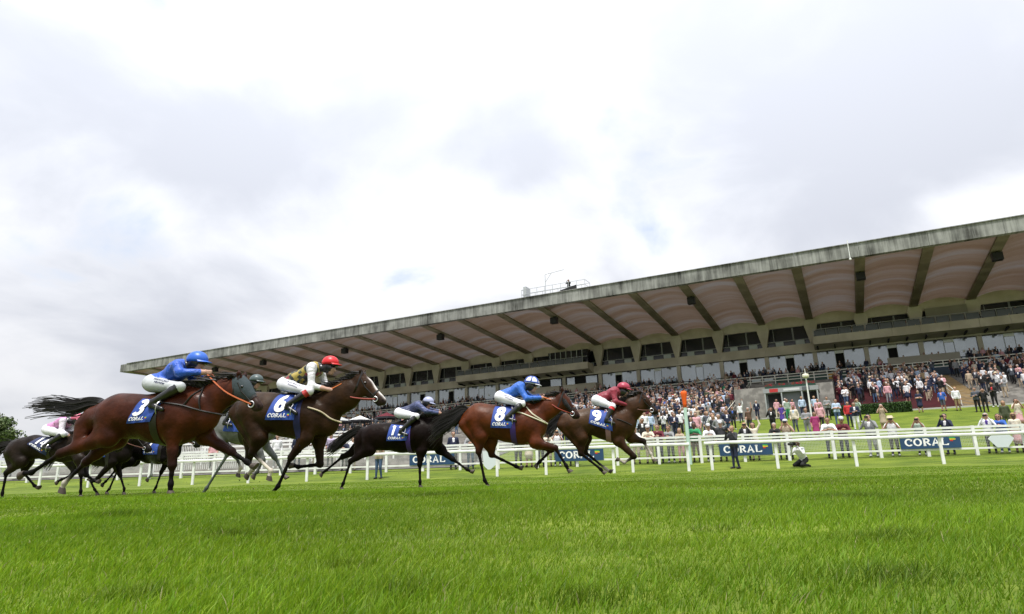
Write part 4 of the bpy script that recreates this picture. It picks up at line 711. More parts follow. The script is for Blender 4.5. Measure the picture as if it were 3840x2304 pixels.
# lamp post
lp = empty('lamp_post', gw(11.96 * BAY, 29, tz(*gw(11.96 * BAY, 29)[:2]))); tag(lp, 'slim white lamp post with round drum head in front of the booth', 'lamp post')
q = MB(); q.tube((0, 0, 0), (0, 0, 3.3), .075, .055, 10); q.obj('pole', WHITE, lp, smooth=False)
q = MB(); q.lathe([(.05, 3.3), (.24, 3.36), (.27, 3.42), (.27, 3.56), (.22, 3.64), (.05, 3.68)], 16); q.obj('lamp_head', mat('cream_lamp', (.66, .64, .5), .5), lp)
q = MB(); q.tube((0, 0, 3.68), (0, 0, 4.1), .03, .02, 8); q.obj('spike', WHITE, lp)
# roof gantry with camera
gx0, gx1 = 6.6 * BAY, 8.05 * BAY
gan = gplace(empty('roof_gantry'), gx0, 19.6, 21.12); tag(gan, 'pale camera gantry with railing on the edge of the roof', 'gantry')
GR = mat('galvanised', (.45, .47, .48), .4, .3); LG = gx1 - gx0
q = MB(); q.box(0, LG, -.9, .9, 0.0, .12); q.obj('deck', BLACK, gan)
q = MB()
for i in range(9):
    for y in (-.85, .85): q.tube((LG * i / 8, y, .1), (LG * i / 8, y, 1.25), .03, n=6)
for z in (.65, 1.25):
    for y in (-.85, .85): q.tube((0, y, z), (LG, y, z), .026, n=6)
    q.tube((0, -.85, z), (0, .85, z), .026, n=6); q.tube((LG, -.85, z), (LG, .85, z), .026, n=6)
q.obj('railing', GR, gan)
q = MB(); q.box(.1, .5, -.6, .6, .12, 1.7); q.obj('cabinet', GR, gan)
q = MB(); q.tube((2.85, 0, .1), (2.85, 0, 3.0), .04, n=6); q.tube((2.85, 0, 3.0), (5.4, 0, 3.2), .03, n=6); q.tube((2.85, 0, 2.0), (3.7, 0, 3.05), .025, n=6); q.obj('davit_arm', GR, gan)
q = MB(); q.add([(4.4, -.95, -.1), (7.2, -.95, .3), (7.2, -.95, .75), (5.2, -.95, .4), (4.4, -.7, -.1), (7.2, -.7, .3), (7.2, -.7, .75), (5.2, -.7, .4)], [(0, 1, 2, 3), (7, 6, 5, 4), (0, 4, 5, 1), (1, 5, 6, 2), (2, 6, 7, 3), (3, 7, 4, 0)]); q.obj('tarpaulin', BLACK, gan)
# white pole hung over the fascia
q = MB(); q.tube((0, -20.95, 19.7), (0, -20.95, 21.6), .045, n=8); q.lathe([(.05, 0), (.11, .05), (.11, .16), (.05, .22)], 10, (0, -20.95, 19.55)); o = gplace(q.obj('sensor_pole', WHITE), 12.85 * BAY); tag(o, 'thin white pole fixed to the roof edge near the right', 'pole')
# ------------------------------------------------------------------ near running rail
R0 = Vector((4.05, 27.03, 0)); RD = Vector((.9863, -.1648, 0)); RN = Vector((.1648, .9863, 0)); RROT = math.atan2(RD.y, RD.x)
def rpt(a, off=0.0): p = R0 + RD * a + RN * off; return p
RAILW = mat('rail_white', (.70, .71, .69), .45, noise=.12, scale=3.0)
bar = lambda L_: MB().prism([(0, 0)] * 0, 0, 0)
SECT = [(-42.0, -5.75, 'leftmost long section of white running rail behind the horses'), (-4.9, -2.72, 'short white running rail section behind the number eight horse'), (-2.45, .12, 'short white running rail section behind the leading horse'), (.68, 3.07, 'short white running rail section ending at the winning post'), (3.66, 26.0, 'long white running rail section right of the winning post')]
POSTS = {0: [-41, -38.3, -35.6, -32.9, -30.2, -27.5, -24.8, -22.05, -19.3, -16.5, -13.65, -10.79, -8.0], 1: [-5.0 + .05, -2.85], 2: [-.02], 3: [.95 - .2, 2.98], 4: [3.9, 6.42, 9.34, 12.44, 15.4, 18.3, 21.2, 24.1]}
pm = MB(); pm.box(-.055, .055, -.03, .03, -.1, 1.08); pme = pm.me('post', RAILW)
for i, (a, b, lab) in enumerate(SECT):
    p = rpt(a); e = empty('running_rail', (p.x, p.y, 0.0), RROT); tag(e, lab, 'rail', 'running rail sections')
    nseg = max(2, int((b - a) / 1.0)); pts = []
    for j in range(nseg + 1):
        w_ = rpt(a + (b - a) * j / nseg); pts.append(((b - a) * j / nseg, 0, tz(w_.x, w_.y) + 1.08 + .012 * math.sin((a + j) * 1.7)))
    q = MB(); prof = [(-.025, -.06), (.025, -.06), (.045, -.025), (.045, .035), (.02, .06), (-.02, .06), (-.045, .035), (-.045, -.025)]; vs_ = []; fs_ = []
    for (x, y, z) in pts: vs_ += [(x, py, z + pz) for py, pz in prof]
    m_ = len(prof)
    for j in range(nseg): fs_ += [[j * m_ + t, j * m_ + (t + 1) % m_, (j + 1) * m_ + (t + 1) % m_, (j + 1) * m_ + t] for t in range(m_)]
    fs_ += [list(range(m_ - 1, -1, -1)), [nseg * m_ + t for t in range(m_)]]
    link('rail_bar', mesh('rail_bar', vs_, fs_, RAILW), e)
    for pa in POSTS[i]:
        w_ = rpt(pa, .07); link('post', pme, e, (pa - a, .07, tz(w_.x, w_.y)))
# ------------------------------------------------------------------ crowd fence
F0 = Vector((6.38, 29.13, 0)); FD = Vector((.9849, -.1729, 0)); FN = Vector((.1729, .9849, 0)); FROT = math.atan2(FD.y, FD.x)
def fpt(a, off=0.0): return F0 + FD * a + FN * off
FS = 1.83; FA, FB = -40.26, 23.79
fence = empty('crowd_fence', (F0.x, F0.y, 0), FROT); tag(fence, 'white post and rail crowd fence with wire mesh in front of the lawn', 'fence')
pm = MB(); pm.box(-.06, .06, -.05, .05, -.1, 1.2); fpme = pm.me('post', WHITE)
wm = MB(); WIRE = mat('wire', (.5, .52, .5), .5)
for i in range(30): x = FS * (i + .5) / 30; wm.box(x - .003, x + .003, -.003, .003, .38, 1.0)
for j in range(10): z = .4 + .066 * j; wm.box(0, FS, -.003, .003, z - .003, z + .003)
nF = int(round((FB - FA) / FS)); zf = []
for i in range(nF + 1):
    a = FA + i * FS; w_ = fpt(a); z = tz(w_.x, w_.y); zf.append(z)
    link('post', fpme, fence, (a, 0, z))
for z_, hh in ((1.14, .045), (1.0, .04), (.28, .04)):
    for i in range(nF):
        a = FA + i * FS; q = MB(); h2 = hh
        q.add([(0.06, -.035, zf[i] + z_ - h2), (FS - .06, -.035, zf[i + 1] + z_ - h2), (FS - .06, -.035, zf[i + 1] + z_ + h2), (.06, -.035, zf[i] + z_ + h2), (0.06, .035, zf[i] + z_ - h2), (FS - .06, .035, zf[i + 1] + z_ - h2), (FS - .06, .035, zf[i + 1] + z_ + h2), (.06, .035, zf[i] + z_ + h2)],
              [(0, 1, 2, 3), (7, 6, 5, 4), (0, 4, 5, 1), (1, 5, 6, 2), (2, 6, 7, 3), (3, 7, 4, 0)]); q.obj('rail', WHITE, fence, (a, 0, 0))
wme = wm.me('wire_mesh', WIRE)
for i in range(nF):
    o = link('wire_mesh', wme, fence, (FA + i * FS, 0, (zf[i] + zf[i + 1]) / 2)); tag(o, kind='stuff')
# advertising boards
NAVY = mat('board_navy', (.018, .055, .125), .45, noise=.12, scale=3); LETW = mat('letter_white', (.82, .82, .82), .5)
FLG = [mat('flag_green', (.03, .30, .07), .5), mat('flag_yellow', (.65, .5, .02), .5), mat('flag_red', (.5, .03, .02), .5)]
def flat_quads(quads, s, ox, oz, y, th=.004):
    q = MB()
    for Q in quads: q.add([(ox + p.x * s, y, oz + p.y * s) for p in Q], [(0, 1, 2, 3)])
    return q
def board(a, z0, wd, ht, label):
    p = fpt(a); e = empty('advertising_board', (p.x, p.y, 0), FROT); tag(e, label, 'board', 'advertising boards on the crowd fence')
    q = MB(); q.box(0, wd, -.10, -.07, z0, z0 + ht); q.obj('panel', NAVY, e)
    Q, tw = glyphs('CORAL', .62, .14, .17); s_ = wd * .70 / tw; s2 = min(s_, ht * .55)
    sx_ = wd * .72 / tw / s2
    Qs = [[Vector((v.x * sx_, v.y)) for v in qq] for qq in Q]
    flat_quads(Qs, s2, wd * .08, z0 + ht * .24, -.1035).obj('lettering', LETW, e)
    f = MB()
    for i in range(3):
        f.mi = i; zt = z0 + ht * (.85 - .11 * i); x0 = wd * .82; w_ = wd * (.10, .105, .06)[i]
        f.add([(x0 + .01 * i, -.1035, zt), (x0 + w_, -.1035, zt - .012), (x0 + w_ - .01, -.1035, zt - ht * .11), (x0 + .01 * i, -.1035, zt - ht * .11 + .004)], [(3, 2, 1, 0)])
    f.obj('flag_logo', FLG, e)
board(-11.62, .90, 2.2, .52, 'navy board lettered CORAL on the fence below the dark number seventeen horse')
board(-4.64, .88, 2.2, .54, 'navy board lettered CORAL on the fence between the two leading horses')
board(2.62, .90, 2.2, .52, 'navy board lettered CORAL on the fence behind the standing photographer')
board(9.93, .94, 2.3, .52, 'navy board lettered CORAL on the fence at the right')
p = fpt(13.75); e = MB(); c = [(.5 * math.cos(t) if abs(math.cos(t)) > .01 else 0, 0) for t in (0,)]
e.prism([(-.48, .05), (-.24, .27), (.24, .27), (.48, .05), (.2, -.3), (-.2, -.3)], -.1, -.07); o = e.obj('panel_sign', mat('pale_blue_panel', (.55, .6, .63), .5)); o.location = (p.x, p.y, 1.2); o.rotation_euler = (0, 0, FROT); tag(o, 'blank pale hexagonal panel on the fence at the far right', 'sign')
p = fpt(-7.75); e = MB(); e.prism([(-.3, .45), (.3, .45), (.42, -.1), (0, -.45), (-.25, -.2)], -.1, -.07); o = e.obj('panel_sign', mat('pale_blue_panel', (.55, .6, .63), .5)); o.location = (p.x, p.y, 1.0); o.rotation_euler = (0, 0, FROT); tag(o, 'blank pale panel on the fence under the number eight horse', 'sign')
# winning post
p = fpt(1.3, -.35); e = empty('winning_post', (p.x, p.y, tz(p.x, p.y))); tag(e, 'tall pale green winning post with orange bulb top', 'post')
q = MB(); q.tube((0, 0, -.1), (0, 0, 2.6), .085, .075, 12); q.obj('pole', mat('mint_paint', (.42, .58, .50), .5), e, smooth=False)
q = MB(); q.lathe([(.075, 2.45), (.085, 2.62), (.105, 2.85), (.135, 3.03), (.142, 3.1), (.132, 3.16), (.09, 3.195), (.03, 3.205)], 18); q.obj('orange_top', mat('orange_felt', (.72, .10, .005), .7), e, smooth=True)
# ------------------------------------------------------------------ concrete viewing steps with white rails, left
vw = empty('viewing_steps', (fpt(-36).x, fpt(-36).y, 0), FROT); tag(vw, 'grey concrete viewing steps with white rails behind the fence on the left', 'steps')
VW = 27.0
for i in range(12):
    y0 = 1.6 + i * 1.3; z = .75 + .2 * i
    q = MB(); q.box(0, VW - i * .3, y0, y0 + 1.3, -.5 + .1 * i, z + .25); q.obj('step', STEPM, vw)
for j, (y0, x0, x1) in enumerate(((1.9, 9, 14.5), (1.9, 15.5, 20), (4.5, 10, 17), (7.1, 12, 19), (7.1, 5, 10), (9.8, 14, 21), (4.5, 18.5, 23.5), (12.3, 8, 16))):
    z = .75 + .2 * int((y0 - 1.6) / 1.3) + .25; q = MB(); kk = int((x1 - x0) / 1.4)
    for i in range(kk + 1): x = x0 + (x1 - x0) * i / kk; q.box(x - .04, x + .04, y0, y0 + .06, z, z + 1.05)
    for h_ in (.5, 1.0): q.box(x0 - .04, x1 + .04, y0 - .01, y0 + .07, z + h_ - .05, z + h_ + .05)
    if j in (0, 4):
        for i in range(int((x1 - x0) / .12)): x = x0 + .12 * i; q.box(x - .015, x + .015, y0 + .02, y0 + .04, z + .1, z + .9)
    q.obj('guard_rail', WHITE, vw)
# tarmac behind the steps
xs2 = np.linspace(0, 1, 20); ys2 = np.linspace(0, 1, 20); vv = []
for b in ys2:
    for a in xs2:
        pA = fpt(-38 + 29 * a, 1.2 + 0 * a); pB = Vector(gw(-7 * BAY + 15.0 * BAY * a, 27.3)); pp = pA.lerp(pB, b); vv.append((pp.x, pp.y, tz(pp.x, pp.y) + .03))
tag(link('tarmac', mesh('tarmac', vv, [(j * 20 + i, j * 20 + i + 1, j * 20 + i + 21, j * 20 + i + 20) for j in range(19) for i in range(19)], mat('tarmac', (.11, .108, .10), .9, noise=.2, scale=1.2, bump=.2))), kind='structure')
# parasols on the terrace, left
for (x, n_, lab, m1) in ((14.2, 22, 'white parasol with dark valance on the steps left of the dark horse', (.75, .76, .76)), (17.8, 21, 'maroon parasol on the steps right of the white parasol', (.10, .01, .02)), (10.5, 21.5, 'pale grey parasol on the steps left of the white parasol', (.4, .42, .42))):
    pz = TZ0 + (TZ1 - TZ0) * (T0 - n_) / (T0 - T1); e = gplace(empty('parasol'), x, n_, pz); tag(e, lab, 'parasol', 'parasols on the steps')
    q = MB(); q.tube((0, 0, 0), (0, 0, 2.7), .03, n=8); q.obj('pole', FRAME, e)
    q = MB(); nn = 8; rim = [(1.5 * math.cos(2 * math.pi * i / nn), 1.5 * math.sin(2 * math.pi * i / nn), 2.15) for i in range(nn)]; q.add(rim + [(0, 0, 2.75)], [(i, (i + 1) % nn, nn) for i in range(nn)]); q.obj('canopy', mat('canopy_%d' % int(x), m1, .8), e)
    q = MB(); q.add(rim + [(v[0], v[1], v[2] - .25) for v in rim], [(i, (i + 1) % nn, nn + (i + 1) % nn, nn + i) for i in range(nn)]); q.obj('valance', mat('valance', (.02, .02, .025), .8), e)
# wooden hut seen beneath the nearest horse
hp = (-26.0, 47.0); hz = tz(*hp); e = empty('hut', (hp[0], hp[1], hz), R(8)); tag(e, 'small hut with sloping tan roof glimpsed beneath the number three horse', 'hut')
q = MB(); q.box(-1.5, 1.5, -1.5, 1.5, -.3, 2.0); q.obj('wall', mat('hut_wall', (.3, .28, .22), .8, noise=.1), e)
q = MB(); q.add([(-1.9, -1.9, 2.0), (1.9, -1.9, 2.0), (1.9, 1.9, 2.0), (-1.9, 1.9, 2.0), (-.4, 0, 3.0), (.4, 0, 3.0)], [(0, 1, 5, 4), (1, 2, 5), (2, 3, 4, 5), (3, 0, 4), (3, 2, 1, 0)]); q.obj('roof', mat('tan_roof', (.33, .29, .17), .8, noise=.2, scale=3), e)
q = MB(); q.box(-.4, .4, -1.53, -1.5, -.2, 1.75); q.obj('door', GREENP, e)
# ------------------------------------------------------------------ trees
BARK = mat('bark', (.05, .04, .03), .9, noise=.3, scale=6)
TL = [mat('tree_leaf_a', (.06, .10, .028), .6, spec=.3), mat('tree_leaf_b', (.085, .125, .04), .6, spec=.3), mat('tree_leaf_c', (.115, .15, .06), .6, spec=.3)]
def tree(x, y, h_, rx, seed, label, leaf=.16, n=7000, group=None):
    g = np.random.default_rng(seed); z0 = tz(x, y); e = empty('tree', (x, y, z0)); tag(e, label, 'tree', group)
    q = MB(); q.path([(0, 0, -.3), (.1, .05, h_ * .25), (-.05, .1, h_ * .5), (.05, 0, h_ * .8)], [h_ * .028, h_ * .022, h_ * .015, h_ * .004], 8)
    tips = []
    for i in range(16):
        a = g.uniform(0, 6.28); zb = h_ * g.uniform(.25, .7); rr = rx * g.uniform(.5, .95); zt = zb + h_ * g.uniform(.1, .3)
        p0 = Vector((0, .05, zb)); p1 = Vector((rr * .5 * math.cos(a), rr * .5 * math.sin(a), (zb + zt) / 2 + .1 * h_ * .3)); p2 = Vector((rr * math.cos(a), rr * math.sin(a), zt)); q.path([p0, p1, p2], [h_ * .009, h_ * .006, h_ * .002], 5); tips += [np.array(p1.lerp(p2, t)) for t in (.3, .65, 1.0)]
    q.obj('trunk', BARK, e)
    cl = []; tips += [np.array([g.normal(0, rx * .35), g.normal(0, rx * .35), h_ * g.uniform(.5, .98)]) for _ in range(26)]
    per = n // len(tips)
    for t_ in tips:
        s_ = rx * g.uniform(.14, .28); c_ = g.normal(size=(per, 3)); c_ /= np.linalg.norm(c_, axis=1)[:, None] + 1e-9; c_ *= s_ * g.uniform(.3, 1.15, (per, 1)) ** .6; c_[:, 2] *= .75; cl.append(t_ + c_)
    P_ = np.concatenate(cl); leaf_cloud('crown', P_, np.tile([0, 0, 1.0], (len(P_), 1)), leaf, TL, seed + 1, e)
tree(-65, 78, 6.3, 4.4, 21, 'broad leafy tree at the far left edge behind the horses', .17, 12000)
tree(-130, 150, 7.5, 4.5, 40, 'distant dark tree far behind the broad tree on the left', .35, 3000)
# ------------------------------------------------------------------ horses
HROT = R(-9.5)
def v3(p, y=0.0): return np.array([p[0], y, p[1]])
def smooth_path(pts, n):
    pts = [np.array(p, float) for p in pts]; out = []
    k = len(pts)
    for i in range(k - 1):
        p0, p1, p2, p3 = pts[max(i - 1, 0)], pts[i], pts[i + 1], pts[min(i + 2, k - 1)]
        for j in range(n):
            t = j / n; out.append(.5 * ((2 * p1) + (-p0 + p2) * t + (2 * p0 - 5 * p1 + 4 * p2 - p3) * t * t + (-p0 + 3 * p1 - 3 * p2 + p3) * t ** 3))
    out.append(pts[-1]); return out
HOOFM = mat('hoof_horn', (.06, .045, .035), .6, noise=.3, scale=20)
HAIRM = mat('horse_hair', (.010, .008, .008), .55, spec=.35, obj=True)
LEATH = mat('dark_leather', (.012, .010, .009), .4)
STEEL = mat('bit_steel', (.55, .55, .55), .3, .9)
CLOTH = mat('cloth_blue', (.018, .055, .27), .65, noise=.12, scale=9, obj=True, bump=.15, bscale=25)
CLOTHN = mat('cloth_navy', (.012, .022, .085), .65, noise=.12, scale=9, obj=True)
EYEM = mat('eye_black', (.004, .003, .003), .12, spec=.7)
HOOFC = (.075, .055, .04); BLK = (.0045, .004, .004); SOCK = (.52, .47, .40); MUZ = (.012, .010, .010)
def build_horse(key, label, coat, opt):
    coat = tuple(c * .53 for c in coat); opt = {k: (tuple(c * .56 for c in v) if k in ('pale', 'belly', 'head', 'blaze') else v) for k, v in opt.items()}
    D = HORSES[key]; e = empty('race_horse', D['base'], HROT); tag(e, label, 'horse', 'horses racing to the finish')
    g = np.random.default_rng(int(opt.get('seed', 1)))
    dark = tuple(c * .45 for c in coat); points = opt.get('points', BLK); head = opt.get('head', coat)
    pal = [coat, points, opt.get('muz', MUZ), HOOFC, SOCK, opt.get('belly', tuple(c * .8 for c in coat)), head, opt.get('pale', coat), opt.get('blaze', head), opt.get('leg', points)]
    P = []
    A = lambda k: np.array(D[k])
    croup, loin, wit, butt, chest, girth, belly, flank = [A(k) for k in ('croup', 'loin', 'withers', 'butt', 'chest', 'girth', 'belly', 'flank')]
    dn = np.array([0, -1.0])
    c1 = croup + dn * .285; c0 = butt + np.array([.20, .0])
    c2 = (loin + flank) / 2; r2 = np.linalg.norm(loin - flank) / 2
    bk = (loin * .45 + wit * .55) + dn * .045; c3 = (bk + belly) / 2; r3 = np.linalg.norm(bk - belly) / 2
    wi = wit + dn * .04; c4 = (wi + girth) / 2; r4 = np.linalg.norm(wi - girth) / 2 * .98; c4 = c4 + np.array([-.02, 0]); c5 = chest + np.array([-.2, -.03])
    r2 = min(r2, .31); r3 = min(r3, .335); r4 = min(r4, .365)
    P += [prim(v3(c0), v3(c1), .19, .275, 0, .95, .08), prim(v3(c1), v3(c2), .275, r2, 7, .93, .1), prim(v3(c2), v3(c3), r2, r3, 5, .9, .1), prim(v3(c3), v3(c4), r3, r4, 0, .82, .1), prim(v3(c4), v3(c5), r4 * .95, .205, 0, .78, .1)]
    P += [prim(v3(wit + dn * .12 + np.array([-.25, 0])), v3(wit + dn * .10), .09, .10, 0, .8, .1)]
    # neck and head
    nT, nB, poll, thr, muz, chin = [A(k) for k in ('neckT', 'neckB', 'poll', 'throat', 'muzzle', 'chin')]
    nb = (wit + dn * .1) * .5 + (chest + dn * -.02) * .5; rb = np.linalg.norm(wit - chest) / 2 * .82
    nm = (nT + nB) / 2; rm = np.linalg.norm(nT - nB) / 2; nt_ = (poll + thr) / 2; rt = np.linalg.norm(poll - thr) / 2 * .82
    rm = min(rm, .24); rt = min(rt, .15)
    P += [prim(v3(nb), v3(nm), min(rb, .29), rm, 0, .56, .1), prim(v3(nm), v3(nt_), rm, rt, 0, .55, .07)]
    d = muz - poll; Lh = np.linalg.norm(d); dh = d / Lh; q = np.array([dh[1], -dh[0]])
    if np.dot(q, chin - poll) < 0: q = -q
    s = Lh / .62; HP = []
    HP += [prim(v3(poll + d * .10 + q * .075 * s), v3(poll + d * .36 + q * .085 * s), .098 * s, .092 * s, 6, .78, .05),
           prim(v3(poll + d * .30 + q * .15 * s), v3(poll + d * .5 + q * .13 * s), .10 * s, .07 * s, 6, .55, .05),
           prim(v3(poll + d * .36 + q * .07 * s), v3(poll + d * .90 + q * .055 * s), .080 * s, .050 * s, 8, .72, .05)]
    MZ = [prim(v3(poll + d * .84 + q * .075 * s), v3(poll + d * .95 + q * .07 * s), .054 * s, .046 * s, 2, .88, .04), prim(v3(poll + d * .62 + q * .13 * s), v3(poll + d * .9 + q * .135 * s), .05 * s, .036 * s, 2, .8, .04)]
    EA = []
    et = A('ear'); ed = (et - poll)
    if np.linalg.norm(ed) > .22: ed = ed / np.linalg.norm(ed) * .22
    for sg in (-1, 1):
        eb = v3(poll + d * .04, sg * .05); EA += [prim(eb, eb + v3(ed * .55, sg * .02), .034, .03, 6, .7, .02), prim(eb + v3(ed * .55, sg * .02), eb + v3(ed, sg * .015), .03, .008, 1, .7, .015)]
    P += HP + MZ + EA
    # legs
    hoofs = []
    def leg(J, y, hind, lo, sock, planted):
        sg = -1 if y < 0 else 1; a, b, c, h_ = [np.array(p) for p in J]
        if hind:
            hipc = c1 + np.array([-.06, -.05])
            P.append(prim(v3(hipc, sg * .11), v3(a, y), .20, .15, 0, .85, .045)); P.append(prim(v3(a, y), v3(b, y), .125, .052, 0, .8, .05)); P.append(prim(v3(butt + np.array([.12, -.08]), sg * .1), v3(a * .35 + b * .65, y), .13, .075, 0, .75, .035))
            P.append(prim(v3(b, y), v3(b, y), .054, .054, lo, .85, .03))
            P.append(prim(v3(a * .30 + b * .70, y), v3(b, y), .064, .053, lo, .8, .03)); P.append(prim(v3(a + np.array([-.05, .16]), sg * .17), v3(a * .7 + b * .3, y), .12, .085, 0, .7, .035))
        else:
            sh = wit * .3 + chest * .7 + np.array([-.14, .02])
            P.append(prim(v3(sh, sg * .09), v3(a, y), .165, .115, 0, .72, .04)); P.append(prim(v3(a, y), v3(b, y), .094, .046, 0, .8, .05)); P.append(prim(v3(a + (b - a) * .55, y), v3(b, y), .066, .047, lo, .85, .03)); P.append(prim(v3(a + np.array([-.09, .10]), sg * .13), v3(a + (b - a) * .15, y), .10, .07, 0, .7, .03)); P.append(prim(v3(a + np.array([.07, .02]), y), v3(a + (b - a) * .35, y), .075, .06, 0, .8, .03))
            P.append(prim(v3(b, y), v3(b, y), .050, .050, lo, .85, .03))
        dirc = c - b
        P.append(prim(v3(b, y), v3(b + dirc * .45, y), .040, .027, lo, .8, .025)); P.append(prim(v3(b + dirc * .45, y), v3(c, y), .027, .029, 4 if sock > 1 else lo, .88, .025))
        P.append(prim(v3(c, y), v3(c, y), .037, .037, 4 if sock else lo, .85, .025))
        pd = h_ - c; pl = max(np.linalg.norm(pd), 1e-3); pu = pd / pl; pl = min(max(pl, .12), .22); h2 = c + pu * pl
        P.append(prim(v3(c, y), v3(c + pu * pl * .62, y), .031, .032, 4 if sock else lo, .92, .02))
        hoofs.append((c + pu * pl * .52, pu, y, planted))
    so = opt.get('socks', (0, 0, 0, 0))
    lg = opt.get('leglight', ())
    for i, (k, y, hind) in enumerate((('nf', -.16, False), ('ff', .16, False), ('nh', -.15, True), ('fh', .15, True))):
        leg(D[k], y, hind, 9 if k in lg else 1, so[i], D[k][3][1] < .02)
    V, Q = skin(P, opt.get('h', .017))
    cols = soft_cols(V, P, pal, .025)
    z_ = V[:, 2]
    if opt.get('blazew'):
        rel = np.stack([V[:, 0] - poll[0], V[:, 2] - poll[1]], 1); al = (rel @ d) / (Lh * Lh); pe = rel @ q; w_ = np.clip((al - .18) * 9, 0, 1) * np.clip((1.0 - al) * 12, 0, 1) * np.exp(-(V[:, 1] / .034) ** 4) * np.clip((.035 - pe) / .025, 0, 1); cols = cols * (1 - w_[:, None]) + np.array((.62, .58, .55)) * w_[:, None]
    nost = poll + d * .94 + q * .05 * s
    for dx_, dz_, rr, cc in opt.get('marks', []) + [(nost[0], nost[1], .02, (.002, .002, .002))]:
        w_ = np.exp(-(((V[:, 0] - dx_) ** 2 + (V[:, 2] - dz_) ** 2) / rr ** 2))[:, None]; cols = cols * (1 - w_) + np.array(cc) * w_
    body = link('body', mesh('body', V, Q, vcol_mat('horse_coat', rough=.5, spec=.10, bump=.6, bscale=6, noise=.38, nscale=5.5), cols=cols, smooth=True), e)
    for tp_, pu, y, planted in hoofs:
        ax3 = Vector((0, 0, -1)) if planted else Vector((pu[0], 0, pu[1])).normalized(); fr = Vector((0, 1, 0)).cross(ax3); fr = fr if fr.x * (-ax3.z) + fr.z * ax3.x > 0 else -fr; sd_ = Vector((0, 1, 0)); t0_ = Vector(v3(tp_, y)); mbh = MB(); n_ = 14
        lv = []
        for hh, rx_, ry_, sh_ in ((0, .038, .036, 0), (.025, .045, .042, .01), (.07, .056, .05, .026), (.072, .044, .04, .026)):
            lv += [tuple(t0_ + ax3 * hh + fr * (rx_ * math.cos(2 * math.pi * i / n_) + sh_) + sd_ * ry_ * math.sin(2 * math.pi * i / n_)) for i in range(n_)]
        mbh.add(lv, [[r_ * n_ + i, r_ * n_ + (i + 1) % n_, (r_ + 1) * n_ + (i + 1) % n_, (r_ + 1) * n_ + i] for r_ in range(3) for i in range(n_)] + [list(range(3 * n_, 4 * n_)), list(range(n_ - 1, -1, -1))]); mbh.obj('hoof', HOOFM, e)
    bvh = BVHTree.FromPolygons(V.tolist(), Q.tolist())
    # eyes
    for sg in (-1, 1):
        mb = MB(); c_ = v3(poll + d * .31 + q * .05 * s, sg * .2); hit_ = bvh.ray_cast(Vector(c_ + np.array([0, sg * .3, 0])), Vector((0, -sg, 0)))
        yy = hit_[0].y if hit_[0] else sg * .075; mb.lathe([(.002, -.02), (.016, -.012), (.021, 0), (.016, .012), (.002, .02)], 10); o = mb.obj('eye', EYEM, e, (c_[0], yy + sg * .002, c_[2]), True)
    # mane and tail
    mb = MB(); hm = opt.get('hair', HAIRM)
    crest = smooth_path([poll + d * .03, nT, wit + np.array([.1, .0])], 24)
    for i in range(260):
        t = i / 259 * (len(crest) - 1); a = crest[int(t)]; dirv = np.array([-1, .35]) if opt.get('manefly', True) else np.array([-.7, -.4])
        ln = g.uniform(.07, .16) * opt.get('mane', 1.0); y0 = g.uniform(-.035, .035); p0 = np.array([a[0], y0, a[1] - .03]); rise = np.array([-.5, g.normal(0, .35), .45 + .25 * g.random()])
        p1 = p0 + rise * ln * .6; p2 = p1 + np.array([-.95, g.normal(0, .4), -.1 + .35 * g.random()]) * ln
        mb.path([p0, p1, p2], [.016, .013, .003], 4)
    mb.obj('mane', hm, e)
    mb = MB(); t0p = np.array(D['tail'][0]); tin = t0p + (c1 + np.array([0, .12]) - t0p) * .35; tp = smooth_path([v3(tin)] + [v3(p) for p in D['tail']], 6); tl = len(tp)
    for i in range(opt.get('tailn', 300)):
        off = g.normal(size=3) * np.array([.3, .8, 1.0]); off *= .042 * opt.get('tailw', 1.0); end = int(tl * g.uniform(.55, 1.0)); pts = []; rs = []
        wv = g.uniform(0, 6.28)
        for j in range(max(4, end)):
            t = j / (tl - 1); fan = .35 + 1.5 * t; pts.append(tp[j] + off * fan + np.array([0, 0, .02 * math.sin(t * 7 + wv)]) * t); rs.append(.0105 * (1 - .75 * j / max(4, end)) + .001)
        mb.path(pts, rs, 4)
    kt = max(5, tl // 2); mb.path([tuple(p) for p in tp[:kt]], [.062 * (1 - .75 * j / kt) for j in range(kt)], 8)
    mb.obj('tail', hm, e)
    # number cloth, draped over both sides
    tl_, tr_, br_, bl_ = [np.array(p) for p in D['cloth']]
    def cuv(u, v): return (tl_ * (1 - u) + tr_ * u) * (1 - v) + (bl_ * (1 - u) + br_ * u) * v
    yc = max(.2, r3 * .85)
    def surf(x, z, sg, off):
        h_ = bvh.ray_cast(Vector((x, sg * 1.0, z)), Vector((0, -sg, 0)))
        if h_[0] is None or h_[0].y * sg < .02: return np.array([x, sg * .05, z])
        return np.array([x, h_[0].y + sg * off, z])
    vs_ = []; fs_ = []; nu, nv = 12, 12
    for sg in (-1, 1):
        b0 = len(vs_)
        for j in range(nv + 1):
            for i in range(nu + 1):
                p = cuv(i / nu, j / nv); rip = .006 * math.sin(i * 1.3 + j * .7) + .012 * (j / nv) ** 2
                vs_.append(tuple(surf(p[0], p[1], sg, .014 + rip)))
        for j in range(nv):
            for i in range(nu): a = b0 + j * (nu + 1) + i; fs_.append((a, a + 1, a + nu + 2, a + nu + 1) if sg > 0 else (a, a + nu + 1, a + nu + 2, a + 1))
    top0 = 0; b1 = (nu + 1) * (nv + 1)
    for i in range(nu): fs_.append((i, i + 1, b1 + i + 1, b1 + i))
    clm = CLOTHN if opt.get('navy') else CLOTH
    cl = link('number_cloth', mesh('number_cloth', vs_, fs_, clm, smooth=True), e)
